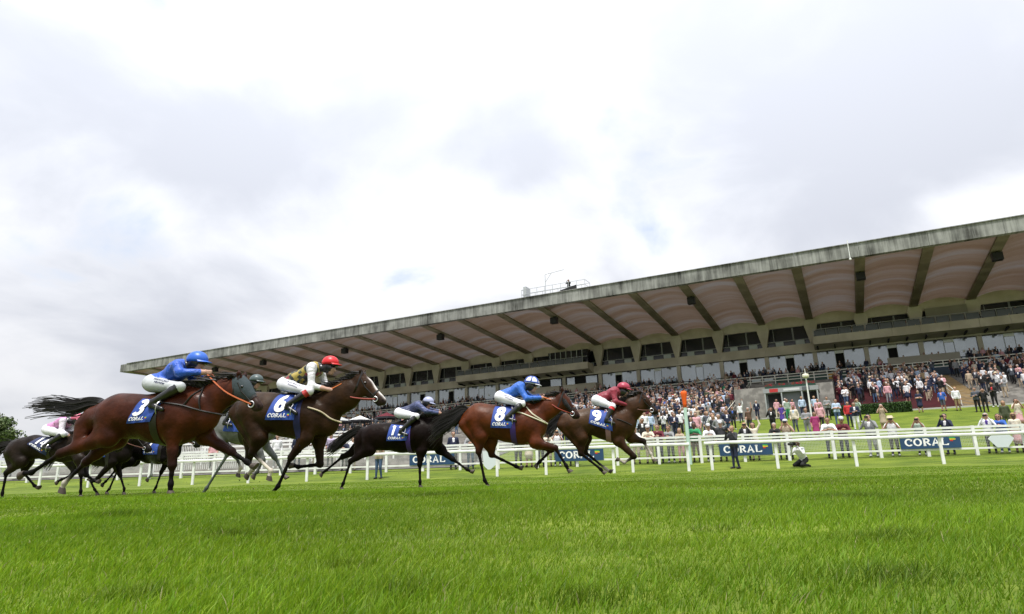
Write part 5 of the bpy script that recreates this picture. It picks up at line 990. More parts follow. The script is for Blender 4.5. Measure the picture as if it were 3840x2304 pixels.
    def on_cloth(quads, tw, u0, u1, v0, v1, name, m_):
        mb = MB()
        for Qd in quads:
            # subdivide long pieces so that they follow the cloth
            pts = []
            for p in Qd:
                u = u0 + (u1 - u0) * p.x / tw; v = v1 + (v0 - v1) * p.y; w_ = cuv(u, v); pts.append(tuple(surf(w_[0], w_[1], -1, .026 + .018 * v * v)))
            mb.add(pts, [(0, 1, 2, 3)])
        mb.obj(name, m_, cl)
    num = opt.get('num')
    if num:
        Qn, tw = glyphs(num, .62, .12, .24); Qf = []
        for Qd in Qn:
            for i in range(3): Qf.append([Qd[0].lerp(Qd[3], i / 3), Qd[1].lerp(Qd[2], i / 3), Qd[1].lerp(Qd[2], (i + 1) / 3), Qd[0].lerp(Qd[3], (i + 1) / 3)])
        w1 = .42 if len(num) == 1 else .62
        on_cloth(Qf, tw, opt.get('nu', .12), opt.get('nu', .12) + w1, .07, .66, 'number', LETW)
        Qn, tw = glyphs('CORAL', .62, .16, .19, .12); on_cloth(Qn, tw, .07, .72, .76, .90, 'lettering', LETW)
        fm = MB()
        for i in range(3):
            fm.mi = i; pts = []
            for (a, b) in ((0, 0), (1, 0), (1, 1), (0, 1)):
                w_ = cuv(.76 + .07 * a, .755 + .03 * (i + b)); pts.append(tuple(surf(w_[0], w_[1], -1, .04)))
            fm.add(pts, [(3, 2, 1, 0)])
        fm.obj('flag_logo', FLG, cl)
    # saddle, girth, straps, bridle
    sp = [prim(v3((tl_ * .7 + tr_ * .3) + np.array([.1, .04])), v3(wit + np.array([-.1, .02])), .055, .06, 0, 2.6, .03)]
    Vs, Qs = skin(sp, .018); link('saddle', mesh('saddle', Vs, Qs, LEATH, smooth=True), e)
    def ring(c_, axis, name, wdt, m_, off=.008, R_=.8, n=28):
        ax_ = Vector(axis).normalized(); u = ax_.orthogonal().normalized(); w_ = ax_.cross(u); c_ = Vector(c_); rows = []
        for i in range(n):
            t = 2 * math.pi * i / n; dr = u * math.cos(t) + w_ * math.sin(t); row = []
            for k_ in (-.5, .5):
                cc = c_ + ax_ * wdt * k_; h_ = bvh.ray_cast(cc + dr * R_, -dr, R_); row.append((h_[0] + dr * off) if h_[0] else cc + dr * .06)
            rows.append(row)
        vs2 = [tuple(p) for r_ in rows for p in r_]; f2 = [(2 * i, 2 * ((i + 1) % n), 2 * ((i + 1) % n) + 1, 2 * i + 1) for i in range(n)]
        return link(name, mesh(name, vs2, f2, m_, smooth=True), e)
    gx = br_[0] + opt.get('gdx', .03); ring((gx, 0, c4[1]), (1, 0, 0), 'girth_strap', .11, opt.get('girthm', LEATH), .010, .75, 36)
    for st in D.get('straps', []):
        pts = smooth_path([np.array(p) for p in st], 7); q3 = [tuple(surf(p[0], p[1], -1, .012)) for p in pts]
        mb = MB(); mb.path(q3, .014 if opt.get('strapm') else .011, 5); mb.obj('breast_strap', opt.get('strapm', LEATH), e)
    dv = v3(d)
    ring(v3(poll + d * .66 + q * .085 * s), dv, 'noseband', .03, LEATH, .006, .3, 20)
    ring(v3(poll + d * .14 + q * .085 * s), np.array([q[0], 0, q[1]]) * -.35 + dv, 'headpiece', .028, LEATH, .006, .35, 20)
    mb = MB(); c_ = [surf(*(poll + d * t + q * w_ * s), -1, .008) for t, w_ in ((.16, .06), (.4, .1), (.66, .1), (.78, .115))]; mb.path([tuple(p) for p in c_], .010, 5); mb.obj('cheek_strap', LEATH, e)
    bit = surf(*(poll + d * .78 + q * .115 * s), -1, .012); mb = MB(); mb.path([(bit[0] + .04 * math.cos(t), bit[1], bit[2] + .04 * math.sin(t)) for t in [2 * math.pi * i / 16 for i in range(17)]], .007, 5); mb.obj('bit_ring', STEEL, e)
    J = D['j']; hnd = np.array([J['hand'][0], -.07, J['hand'][1]])
    rm_ = opt.get('reinm', mat('rein_brown', (.09, .03, .015), .6))
    for sg in (-1, 1):
        b_ = np.array([bit[0], -bit[1] * (1 if sg > 0 else -1), bit[2]]); hh = np.array([hnd[0], sg * .06, hnd[2]]); mid = (b_ + hh) / 2 + np.array([0, sg * .06, -.05]); mb = MB()
        mb.path([tuple(p) for p in smooth_path([hh, mid, b_], 8)], .011, 5); mb.obj('rein', rm_, e)
    if opt.get('hood'):
        HV, HQ = skin([prim(p[0], p[1], p[2] + .009, p[3] + .009, 0, p[5], p[6]) for p in HP[:2]] + [prim(HP[2][0], HP[2][0] * .62 + HP[2][1] * .38, HP[2][2] + .009, HP[2][2] * .9 + .009, 0, .74, .05), prim(v3(nt_ * .85 + nm * .15), v3(nt_), rt * 1.0 + .01, rt + .008, 0, .56, .05)], .018)
        link('hood', mesh('hood', HV, HQ, mat('hood_cloth', (.028, .042, .048), .8, bump=.2, obj=True), smooth=True), e)
    if opt.get('cheekpiece'):
        mb = MB()
        for sg in (-1, 1):
            c_ = [surf(*(poll + d * t + q * w_ * s), sg, .02) for t, w_ in ((.22, .07), (.42, .09), (.62, .09))]; mb.path([tuple(p) for p in c_], [.035, .045, .035], 8)
        mb.obj('cheekpiece', mat('sheepskin_black', (.012, .012, .013), .95, bump=.6, obj=True), e)
    return e, D, bvh
# ------------------------------------------------------------------ jockeys
SKIN = [mat('skin_a', (.40, .235, .175), .55, noise=.06, scale=8), mat('skin_b', (.33, .18, .125), .55), mat('skin_c', (.28, .14, .09), .55), mat('skin_d', (.10, .05, .035), .5)]
def diamond_mat():
    m = bpy.data.materials.new('check_silks'); m.use_nodes = True; t = m.node_tree; b = t.nodes['Principled BSDF']; co = t.nodes.new('ShaderNodeTexCoord')
    mp = N(t, 'ShaderNodeMapping'); mp.inputs['Rotation'].default_value = (0, R(38), 0); L(t, co.outputs['Object'], mp.inputs['Vector'])
    v = N(t, 'ShaderNodeTexVoronoi', i_Scale=17.0); v.distance = 'CHEBYCHEV'; v.inputs['Randomness'].default_value = .55; L(t, mp.outputs[0], v.inputs['Vector'])
    s_ = N(t, 'ShaderNodeSeparateColor'); L(t, v.outputs['Color'], s_.inputs[0])
    cr_ = t.nodes.new('ShaderNodeValToRGB'); cr_.color_ramp.interpolation = 'CONSTANT'; e = cr_.color_ramp.elements; e[0].position = 0; e[0].color = (.33, .25, .05, 1); e[1].position = .34; e[1].color = (.022, .028, .026, 1); x = cr_.color_ramp.elements.new(.80); x.color = (.22, .03, .045, 1); y = cr_.color_ramp.elements.new(.86); y.color = (.14, .14, .05, 1)
    L(t, s_.outputs[0], cr_.inputs[0]); L(t, cr_.outputs[0], b.inputs['Base Color']); b.inputs['Roughness'].default_value = .55; return m
def capm_(name, c): return mat(name, c, .38, noise=.06, scale=10, obj=True, bump=.12, bscale=14)
def silk(name, c): return mat(name, c, .5, noise=.16, scale=10, obj=True, bump=.7, bscale=8, sheen=.1, bdist=.06)
BOOT = mat('boot_black', (.010, .010, .011), .3, spec=.6)
BREECH = mat('breeches_white', (.62, .62, .66), .6, noise=.05, scale=12, obj=True, bump=.25, bscale=14)
def build_jockey(key, label, o_):
    D = HORSES[key]; J = {k: np.array(v) for k, v in D['j'].items()}
    e = empty('person', D['base'], HROT); tag(e, label, 'jockey', 'jockeys')
    # slots: 0 skin 1 silks 2 sleeves 3 breeches 4 boots 5 boot top 6 dark balaclava 7 glove
    P = []; u = np.linalg.norm(J['sh'] - J['hip']) / .52; u = min(max(u, .85), 1.1)
    hip, back, sh, neck, head = [J[k] for k in ('hip', 'back', 'sh', 'neck', 'head')]
    tor = (hip * .45 + sh * .55); ch = sh * .85 + neck * .15 + np.array([.0, -.07])
    bm = back + (hip - back) * .1 + np.array([.05, -.1])
    for sg in (-1, 1):
        P.append(prim(v3(hip + np.array([.0, .0]), sg * .07), v3(hip + np.array([.08, -.02]), sg * .085), .105, .10, 3, 1, .04))
    P += [prim(v3(hip + np.array([.03, .02])), v3(bm), .108, .115, 1, 1.25, .06), prim(v3(bm), v3(ch), .115, .12, 1, 1.35, .07), prim(v3(hip), v3(hip * .8 + bm * .2), .108, .108, 3, 1.25, .05)]
    P += [prim(v3(ch + np.array([.0, .03])), v3(ch + np.array([-.05, .0])), .11, .11, 1, 1.5, .06)]
    P += [prim(v3(neck * .5 + sh * .5), v3(head + np.array([-.03, -.03])), .062, .06, 6, 1, .03)]
    P += [prim(v3(head + np.array([-.01, .02])), v3(head + np.array([.02, .0])), .092, .085, 6, .85, .02), prim(v3(head + np.array([.05, -.03])), v3(head + np.array([.045, -.085])), .062, .045, 0, .9, .02), prim(v3(head + np.array([.105, -.035])), v3(head + np.array([.115, -.055])), .014, .016, 0, .9, .012)]
    for sg, es, hs in ((-1, 'elb', 'hand'), (1, 'elbf', 'handf')):
        so_ = J['sho'] if sg < 0 else J['sho']; el = J[es]; ha = J[hs]; wr = el + (ha - el) * .80
        P += [prim(v3(so_ + np.array([.0, .02]), sg * .16), v3(el, sg * .21), .068, .054, 2, 1, .05), prim(v3(el, sg * .21), v3(el + (wr - el) * (.98 if not o_.get('barearm') else .62), sg * .11), .055, .040, 2, 1, .04), prim(v3(el + (wr - el) * .6, sg * .14), v3(wr, sg * .1), .040, .031, 0, 1, .03)]
        gm = 7 if o_.get('glove') else 0
        hd = (ha - wr); hl = np.linalg.norm(hd) + 1e-6; hu = hd / hl
        P += [prim(v3(wr, sg * .10), v3(wr + hu * .055, sg * .085), .036, .038, gm, .8, .02)]
        for i in range(4):
            kk = wr + hu * (.06 + .012 * (1 - abs(i - 1.2) / 2)) + np.array([.0, .024 - .017 * i]); tip = kk + hu * (.034 if not (key == '3' and sg < 0) else .07) + np.array([0, -.020 if not (key == '3' and sg < 0) else 0.0])
            P.append(prim(v3(kk, sg * .08), v3(tip, sg * .055), .0115, .010, gm, 1, .006)); P.append(prim(v3(tip, sg * .055), v3(tip + np.array([-.02, -.018]), sg * .045), .010, .009, gm, 1, .006))
        P.append(prim(v3(wr + hu * .02 + np.array([0, .025]), sg * .075), v3(wr + hu * .06 + np.array([0, .038]), sg * .05), .013, .011, gm, 1, .008))
    for sg in (-1, 1):
        kn, an, to = J['knee'], J['ank'], J['toe']
        P += [prim(v3(hip + np.array([.06, -.03]), sg * .11), v3(kn, sg * .245), .098, .064, 3, 1, .04), prim(v3(kn, sg * .245), v3(kn + (an - kn) * .12, sg * .25), .062, .058, 3, 1, .03), prim(v3(kn + (an - kn) * .10, sg * .255), v3(kn + (an - kn) * .26, sg * .27), .061, .060, 5, 1, .012),
              prim(v3(kn + (an - kn) * .28, sg * .27), v3(an, sg * .31), .062, .044, 4, 1, .02)]
        ft = to - an; fl_ = np.linalg.norm(ft) + 1e-6; ft = ft / fl_ * max(.15, min(fl_, .2))
        P += [prim(v3(an, sg * .31), v3(an + np.array([-.03, -.05]), sg * .31), .045, .036, 4, 1, .02), prim(v3(an + np.array([0, -.045]), sg * .31), v3(an + ft + np.array([.02, -.02]), sg * .325), .040, .032, 4, 1, .02)]
    V, Q = skin(P, o_.get('h', .0125)); cen = V[Q].mean(axis=1); mi = nearest(cen, P)
    mats = [o_.get('skin', SKIN[0]), o_['silk'], o_.get('sleeve', o_['silk']), o_.get('breech', BREECH), BOOT, o_.get('boottop', BOOT), o_.get('hood', BOOT), o_.get('glovem', BOOT)]
    link('body', mesh('body', V, Q, mats, mi, None, True), e)
    # helmet with silk cover and peak
    hc = J['helm']; pk = J['peak']; ax_ = pk - hc; ang = math.atan2(ax_[1], ax_[0]) + R(12)
    rr = o_.get('hr', .132); mb = MB(); prof = [(rr * math.cos(R(a)), rr * .92 * math.sin(R(a))) for a in (-14, 0, 12, 25, 38, 52, 66, 78, 88)]
    mb.lathe(prof, 22); hv = [(p[0] * 1.12, p[1] * .9, p[2]) for p in mb.v]
    hme = mesh('helmet', hv, mb.f, o_['cap'], smooth=True); ho = link('helmet', hme, e, (hc[0], 0, hc[1] - .03)); ho.rotation_euler = (0, -ang * .6, 0)
    mb = MB(); ph = []
    for i in range(13):
        t = R(-62 + 124 * i / 12); ph.append((rr * 1.08 * math.cos(t), rr * .88 * math.sin(t), -.012)); 
    po = [(x + .075 * max(0, math.cos(R(-62 + 124 * i / 12))) ** 1.2, y * 1.02, z - .022) for i, (x, y, z) in enumerate(ph)]
    mb.add(ph + po + [(a, b, c - .008) for a, b, c in ph] + [(a, b, c - .008) for a, b, c in po], [(i, i + 1, 14 + i, 13 + i) for i in range(12)] + [(26 + i + 1, 26 + i, 39 + i, 40 + i) for i in range(12)] + [(13 + i, 14 + i, 40 + i, 39 + i) for i in range(12)])
    link('peak', mesh('peak', mb.v, mb.f, o_.get('peakm', o_['cap']), smooth=True), ho)
    if o_.get('star'):
        mb = MB()
        for t0 in (0, 60, 120, 180, 240, 300):
            pts = []
            for a in (2, 20, 40, 60, 80): pts.append((rr * 1.025 * 1.12 * math.cos(R(a)) * math.cos(R(t0 + 30)), rr * 1.025 * .9 * math.cos(R(a)) * math.sin(R(t0 + 30)), rr * .945 * math.sin(R(a))))
            mb.path(pts, .014, 5)
        mb.path([(rr * 1.03 * 1.12 * math.cos(R(t)), rr * 1.03 * .9 * math.sin(R(t)), .0) for t in range(0, 361, 20)], .015, 5)
        link('helmet_stripes', mesh('helmet_stripes', mb.v, mb.f, o_['star'], smooth=True), ho)
    mb = MB(); mb.path([(rr * .98 * math.cos(R(t)), rr * .80 * math.sin(R(t)), -.045) for t in range(-60, 61, 15)], .021, 6); link('goggles', mesh('goggles', mb.v, mb.f, mat('goggle_black', (.01, .01, .012), .15), smooth=True), ho)
    for sg in (-1, 1):
        an, to = J['ank'], J['toe']; ft = (to - an) / (np.linalg.norm(to - an) + 1e-6); c_ = an + ft * .12 + np.array([0, -.02]); mb = MB()
        mb.path([(c_[0] + .012 * math.sin(t), sg * .32 + .062 * math.cos(t), c_[1] + (.085 * math.sin(t))) for t in [math.pi * (-.35 + 1.7 * i / 12) for i in range(13)]], .007, 5); mb.path([tuple(v3(c_ + np.array([0, .085]), sg * .32)), tuple(v3(hip * .35 + J['knee'] * .65 + np.array([-.03, -.12]), sg * .27))], .009, 5); mb.obj('stirrup', STEEL, e)
    # small lettering on the thigh of the breeches: rows of short dark strokes
    if o_.get('thightext'):
        kn = J['knee']; bv = BVHTree.FromPolygons(V.tolist(), Q.tolist()); a = hip * .75 + kn * .25 + np.array([0, .05]); b = hip * .25 + kn * .75 + np.array([0, .03]); mb = MB(); gg = random.Random(key)
        for row in range(2):
            for i in range(11 - 3 * row):
                t = (i + .3 + row) / 12; p = a + (b - a) * t + np.array([0, -.038 * row]); 
                for s0, s1 in (((0, 0), (0, .026)), ((.004, .022 * gg.random()), (.014, .024 * gg.random()))):
                    h1 = bv.ray_cast(Vector((p[0] + s0[0], -1, p[1] + s0[1])), Vector((0, 1, 0))); h2 = bv.ray_cast(Vector((p[0] + s1[0], -1, p[1] + s1[1])), Vector((0, 1, 0)))
                    if h1[0] and h2[0]: mb.path([h1[0] + Vector((0, -.003, 0)), h2[0] + Vector((0, -.003, 0))], .0035, 4)
        if mb.v: mb.obj('breeches_lettering', mat('ink_blue', (.02, .025, .08), .6), e)
    # whip
    if o_.get('whip'):
        ha = J['hand']; mb = MB(); mb.path([(ha[0] - .02, -.1, ha[1] + .02), (ha[0] + .16, -.11, ha[1] - .05 if o_['whip'] < 0 else ha[1] + .1)], [.012, .008], 5); mb.obj('whip', o_.get('whipm', mat('whip_orange', (.55, .14, .03), .6)), e)
    return e
TAN = mat('strap_tan', (.45, .38, .26), .7); WSTR = mat('strap_white', (.62, .58, .45), .7); ORNG = mat('rein_orange', (.42, .10, .03), .6); REDR = mat('rein_red', (.25, .035, .02), .6)
PURP = mat('girth_purple', (.045, .02, .16), .7); NAVG = mat('girth_navy', (.012, .014, .07), .7); PINKG = mat('girth_pink', (.3, .16, .2), .7)
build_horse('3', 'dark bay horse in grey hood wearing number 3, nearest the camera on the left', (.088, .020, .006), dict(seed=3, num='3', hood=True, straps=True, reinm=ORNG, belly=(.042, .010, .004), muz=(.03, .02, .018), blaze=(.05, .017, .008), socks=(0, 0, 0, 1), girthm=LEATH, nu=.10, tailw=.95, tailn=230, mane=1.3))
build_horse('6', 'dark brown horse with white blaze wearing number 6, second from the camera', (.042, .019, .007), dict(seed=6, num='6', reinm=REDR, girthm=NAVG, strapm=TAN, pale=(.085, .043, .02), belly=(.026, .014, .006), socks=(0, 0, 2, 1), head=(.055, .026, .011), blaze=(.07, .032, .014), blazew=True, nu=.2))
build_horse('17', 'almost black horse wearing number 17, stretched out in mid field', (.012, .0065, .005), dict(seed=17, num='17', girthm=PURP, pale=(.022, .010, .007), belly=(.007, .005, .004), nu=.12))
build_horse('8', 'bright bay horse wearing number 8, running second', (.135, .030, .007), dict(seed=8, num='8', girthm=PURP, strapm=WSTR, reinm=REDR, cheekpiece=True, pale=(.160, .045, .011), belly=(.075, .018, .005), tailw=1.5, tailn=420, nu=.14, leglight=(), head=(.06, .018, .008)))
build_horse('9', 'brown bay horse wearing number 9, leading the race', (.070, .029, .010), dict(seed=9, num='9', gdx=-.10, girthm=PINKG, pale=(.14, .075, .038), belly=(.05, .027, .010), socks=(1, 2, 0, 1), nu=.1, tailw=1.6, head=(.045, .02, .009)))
build_horse('12', 'black brown horse wearing number 14 behind the nearest horse at the left edge', (.026, .017, .012), dict(seed=12, num='14', navy=True, h=.02, nu=.15))
build_horse('grey', 'grey horse half hidden between numbers 3 and 6', (.26, .27, .265), dict(seed=20, points=(.05, .055, .05), belly=(.2, .21, .2), h=.02, leglight=('nh', 'ff'), leg=(.07, .085, .075), socks=(0, 0, 0, 1)))
build_horse('x', 'dark brown horse hidden behind the hind legs of number 3', (.014, .010, .008), dict(seed=25, h=.022))
build_horse('7', 'black horse wearing number 7 seen beneath the belly of number 3', (.009, .007, .007), dict(seed=7, num='7', h=.022, leglight=('nf',), leg=(.22, .23, .225)))
WCAP = capm_('cap_white', (.66, .66, .70))
build_jockey('3', 'jockey in royal blue silks and cap crouched on number 3', dict(silk=silk('silk_royal', (.012, .075, .42)), cap=capm_('cap_royal', (.025, .11, .50)), thightext=True, breech=mat('breeches_grey', (.42, .44, .46), .6, noise=.06, scale=12, obj=True, bump=.25, bscale=14)))
build_jockey('6', 'jockey in red cap and yellow and black check silks with white sleeves on number 6', dict(silk=diamond_mat(), sleeve=silk('sleeve_white', (.66, .66, .68)), cap=capm_('cap_red', (.55, .015, .02)), boottop=mat('boot_red', (.35, .02, .02), .5), barearm=True, thightext=True, whip=1))
build_jockey('17', 'jockey in navy silks with pale band and lilac cap on number 17', dict(silk=silk('silk_navy', (.022, .03, .085)), sleeve=silk('sleeve_navy', (.05, .065, .16)), cap=capm_('cap_lilac', (.34, .36, .52)), hr=.115))
build_jockey('8', 'jockey in blue silks with blue and white striped cap on number 8', dict(silk=silk('silk_blue', (.02, .11, .46)), cap=WCAP, star=silk('star_blue', (.03, .09, .42)), thightext=True, whip=-1))
build_jockey('9', 'jockey in maroon silks and crimson cap on the leading number 9', dict(silk=silk('silk_maroon', (.20, .012, .028)), cap=capm_('cap_crimson', (.32, .03, .06)), boottop=mat('boot_scarlet', (.5, .01, .015), .5), glove=True, glovem=mat('glove_maroon', (.16, .012, .025), .6)))
build_jockey('12', 'jockey in pink and white silks and pink cap at the left edge', dict(silk=silk('silk_pink', (.50, .22, .42)), sleeve=silk('sleeve_pale', (.6, .55, .62)), cap=capm_('cap_pink', (.55, .12, .2)), h=.015))
build_jockey('grey', 'jockey in grey green cap on the half hidden grey horse', dict(silk=silk('silk_dark', (.02, .03, .03)), cap=capm_('cap_slate', (.06, .085, .085)), h=.015))
build_jockey('x', 'jockey in dark brown silks hidden behind the hindquarters of number 3', dict(silk=silk('silk_umber', (.03, .02, .015)), cap=capm_('cap_umber', (.04, .03, .02)), h=.018))
build_jockey('7', 'jockey in dark green silks hidden behind number 3', dict(silk=silk('silk_green', (.015, .05, .03)), cap=capm_('cap_green', (.02, .07, .04)), h=.018))

# clods of turf thrown up by the hooves
tc_ = MB(); cr2 = random.Random(12)
for (x, y, z, sp, n_) in ((-3.95, 10.3, .2, .25, 40), (-5.6, 9.0, .25, .2, 16), (-6.2, 12.6, .3, .25, 14), (-2.2, 12.6, .15, .2, 10), (-7.4, 9.4, .2, .2, 12)):
    for i in range(n_):
        p = Vector((x + cr2.gauss(0, sp), y + cr2.gauss(0, sp * .6), max(.08, z + cr2.gauss(0, sp * .5)))); r_ = cr2.uniform(.006, .02); tc_.mi = cr2.randrange(2)
        d_ = [Vector((cr2.gauss(0, 1), cr2.gauss(0, 1), cr2.gauss(0, 1))).normalized() * r_ * cr2.uniform(.6, 1.3) for _ in range(4)]; tc_.add([p + v for v in d_], [(0, 1, 2), (0, 3, 1), (1, 3, 2), (2, 3, 0)])
tag(tc_.obj('flying_turf', [mat('earth', (.035, .024, .014), .9), mat('torn_grass', (.07, .10, .015), .8)]), 'small clods of turf thrown up by the galloping hooves', 'turf', kind='stuff')
# ------------------------------------------------------------------ people: one skin per pose, clothes as material slots per person
# slots: 0 skin 1 hair 2 top 3 inner shirt 4 forearm sleeve 5 trousers 6 lower leg 7 shoe
def person_prims(pose, female=False):
    P = []; hw = .145 if not female else .15; sw = .19 if not female else .165
    hipz, shz = .92, 1.40; lean = np.array([0.0, 0.0, 0.0]); hd = np.array([0, -.02, 1.60])
    kneel = pose == 'kneel'; sit = pose == 'sit'
    if pose == 'lean': lean = np.array([0, -.16, -.06])
    if sit: hipz = .45; shz = .93; hd = np.array([0, -.02, 1.13])
    if kneel: hipz = .27; shz = .72; lean = np.array([0, -.22, 0.0]); hd = np.array([0, -.05, .91])
    sh = lambda s: np.array([s * sw, 0, shz]) + lean
    hip = lambda s: np.array([s * .09, 0, hipz])
    # torso
    ta = .115 if not female else .10
    P += [prim((-.07, 0, hipz + .02), (.07, 0, hipz + .02), .125, .125, 5, .85, .05)]
    mid = np.array([0, 0, (hipz + shz) / 2]) + lean * .5
    if not kneel and not sit:
        P += [prim((s_ * .055, 0, hipz + .14), (s_ * .055, 0, hipz - .02), .118, .132, 2, .85, .02) for s_ in (-1, 1)]
    P += [prim((0, 0, hipz + .08), mid, ta + .03, ta + .015, 2, 1.0, .05)]
    for s in (-1, 1):
        P += [prim(mid + np.array([s * .06, 0, 0]), sh(s) * np.array([.55, 1, 1]) + np.array([0, 0, -.07]), ta, ta + .005, 2, .9, .06), prim(np.array([s * .06, 0, shz - .02]) + lean, sh(s) + np.array([-s * .03, 0, -.01]), .07, .06, 2, 1, .05)]
    P += [prim(np.array([0, -.075, shz - .05]) + lean, mid + np.array([0, -.085, .03]), .055, .04, 3, .8, .02)]
    # neck, head, hair, face
    H = hd + lean * 1.0
    P += [prim(np.array([0, .0, shz]) + lean, H + np.array([0, .01, -.08]), .055, .05, 0, 1, .02), prim(H + np.array([0, 0, .03]), H + np.array([0, -.012, -.06]), .092, .066, 0, 1.0, .02), prim(H + np.array([0, -.092, -.005]), H + np.array([0, -.104, -.025]), .012, .016, 0, 1, .01)]
    P += [prim(H + np.array([0, .018, .045]), H + np.array([0, .035, .0]), .098, .085, 1, 1.0, .012)]
    for s in (-1, 1): P.append(prim(H + np.array([s * .088, .0, -.015]), H + np.array([s * .088, .0, .01]), .016, .018, 0, .6, .01))
    for s in (-1, 1): P.append(prim(H + np.array([s * .034, -.088, .008]), H + np.array([s * .04, -.086, .008]), .013, .012, 1, 1, .004))
    if female: P += [prim(H + np.array([0, .05, -.02]), H + np.array([0, .06, -.2]), .085, .06, 1, 1.0, .02), prim(H + np.array([.075, .01, 0]), H + np.array([.07, .02, -.15]), .035, .03, 1, 1, .01), prim(H + np.array([-.075, .01, 0]), H + np.array([-.07, .02, -.15]), .035, .03, 1, 1, .01)]
    # arms
    S = {-1: sh(-1), 1: sh(1)}
    def arm(s, el, ha):
        el = np.array(el, float); ha = np.array(ha, float)
        P.extend([prim(S[s] + np.array([0, 0, -.02]), el, .058, .045, 2, 1, .03), prim(el, el + (ha - el) * .8, .045, .033, 4, 1, .02)])
        u = (ha - el) / (np.linalg.norm(ha - el) + 1e-6); w_ = el + (ha - el) * .82
        P.append(prim(w_, w_ + u * .09, .033, .034, 0, 1, .015))
        side = np.cross(u, (0, 0, 1)); side = side / (np.linalg.norm(side) + 1e-6) if np.linalg.norm(side) > .1 else np.array([1.0, 0, 0])
        for i in range(4): P.append(prim(w_ + u * .08 + side * (i - 1.5) * .017, w_ + u * (.14 - .008 * abs(i - 1)) + side * (i - 1.5) * .017, .011, .009, 0, 1, .006))
        P.append(prim(w_ + u * .03, w_ + u * .08 + side * .045 * s, .012, .01, 0, 1, .008))
    b = lean
    if pose in ('stand', 'sit', 'dress'):
        for s in (-1, 1): arm(s, S[s] + np.array([s * .07, .03, -.30]), S[s] + np.array([s * (.05 if not sit else -.06), -.07 if not sit else -.32, -.56 if not sit else -.38]))
    elif pose == 'cross':
        for s in (-1, 1): arm(s, S[s] + np.array([s * .06, -.03, -.29]), np.array([-s * .09, -.22, shz - .27 - .03 * s]))
    elif pose == 'phone':
        for s in (-1, 1): arm(s, S[s] + np.array([s * .10, -.14, -.22]), H + np.array([s * .05, -.24, -.02]))
    elif pose == 'kneel':
        arm(1, S[1] + np.array([.10, -.16, -.20]), H + np.array([.05, -.20, -.03])); arm(-1, S[-1] + np.array([-.10, -.14, -.22]), H + np.array([-.05, -.24, -.04]))
    elif pose == 'hips':
        for s in (-1, 1): arm(s, S[s] + np.array([s * .13, .08, -.28]), np.array([s * .15, -.06, hipz + .06]))
    elif pose == 'lean':
        for s in (-1, 1): arm(s, S[s] + np.array([s * .08, -.16, -.24]), np.array([s * .02, -.42, 1.16 + .01 * s]))
    elif pose == 'armup':
        arm(1, S[1] + np.array([.10, -.03, .25]), S[1] + np.array([.08, -.06, .56])); arm(-1, S[-1] + np.array([-.07, .03, -.30]), S[-1] + np.array([-.05, -.07, -.56]))
    elif pose == 'armsup':
        for s in (-1, 1): arm(s, S[s] + np.array([s * .14, -.03, .22]), S[s] + np.array([s * .06, -.06, .52]))
    # legs
    for s in (-1, 1):
        h_ = hip(s)
        if sit: kn = np.array([s * .12, -.42, .47]); an = np.array([s * .12, -.42, .09])
        elif kneel: kn = np.array([s * .17, -.40, .09]); an = np.array([s * .13, .06, .07])
        else: kn = np.array([s * .10, -.02 - .02 * s, .50]); an = np.array([s * .115, .02 + .03 * s, .08])
        P += [prim(h_, kn, .095, .066, 5, 1, .03), prim(kn, an, .062, .042, 6, 1, .02)]
        if kneel: P += [prim(an, an + np.array([0, .12, -.03]), .045, .035, 7, 1, .015)]
        else: P += [prim(an + np.array([0, .02, -.03]), an + np.array([s * .015, -.15, -.045]), .046, .034, 7, 1, .015)]
    if pose == 'dress' or pose.endswith('_dress'): pass
    return P
PM = {}
def proto(pose, female=False, skirt=False, h=.02):
    k = (pose, female, skirt, h)
    if k not in PM:
        P = person_prims(pose, female)
        if skirt: P += [prim((0, 0, .95), (0, 0, .55), .13, .20, 5, .85, .04)]
        V, Q = skin(P, h); cen = V[Q].mean(axis=1); mi = nearest(cen, P)
        if pose not in ('sit', 'kneel'):
            hem = .86; up_ = (mi == 5) & (cen[:, 2] > hem) & (not skirt); mi[up_] = 2; mi[(mi == 2) & (cen[:, 2] < hem) & (np.abs(cen[:, 0]) < .2)] = 5
        PM[k] = mesh('person', V, Q, [mat('skin_a', (.5, .27, .19))] * 8, mi, None, True)
    return PM[k]
FAB = dict(navy=(.012, .017, .045), black=(.009, .009, .010), charcoal=(.025, .026, .03), grey=(.22, .225, .235), slate=(.07, .08, .10), white=(.66, .66, .68), cream=(.58, .52, .42), beige=(.36, .29, .21), tan=(.25, .18, .095), brown=(.09, .05, .03),
           pink=(.55, .30, .33), lilac=(.40, .34, .48), purple=(.07, .035, .24), magenta=(.28, .03, .12), maroon=(.10, .010, .02), red=(.42, .02, .025), blue=(.03, .10, .38), paleblue=(.38, .48, .62), denim=(.05, .09, .17), green=(.03, .25, .10), sage=(.25, .32, .26), olive=(.05, .06, .03), orange=(.70, .10, .01))
FM = {k: mat('fabric_' + k, v, .8, noise=.14, scale=11, obj=True) for k, v in FAB.items()}
HAIR = {'brown': mat('hair_brown', (.03, .017, .010), .6), 'black': mat('hair_black', (.008, .007, .006), .5), 'grey': mat('hair_grey', (.28, .27, .26), .7), 'fair': mat('hair_fair', (.28, .18, .08), .6), 'dark': mat('hair_dark', (.016, .011, .008), .6)}
SHOE = mat('shoe_dark', (.012, .011, .010), .4); SHOEW = mat('shoe_white', (.6, .6, .6), .5)
hatm = MB(); hatm.lathe([(.19, .0), (.195, .012), (.115, .03), (.11, .10), (.09, .125), (.02, .13)], 16); HATME = hatm.me('hat', mat('straw_hat', (.5, .43, .3), .8), True)
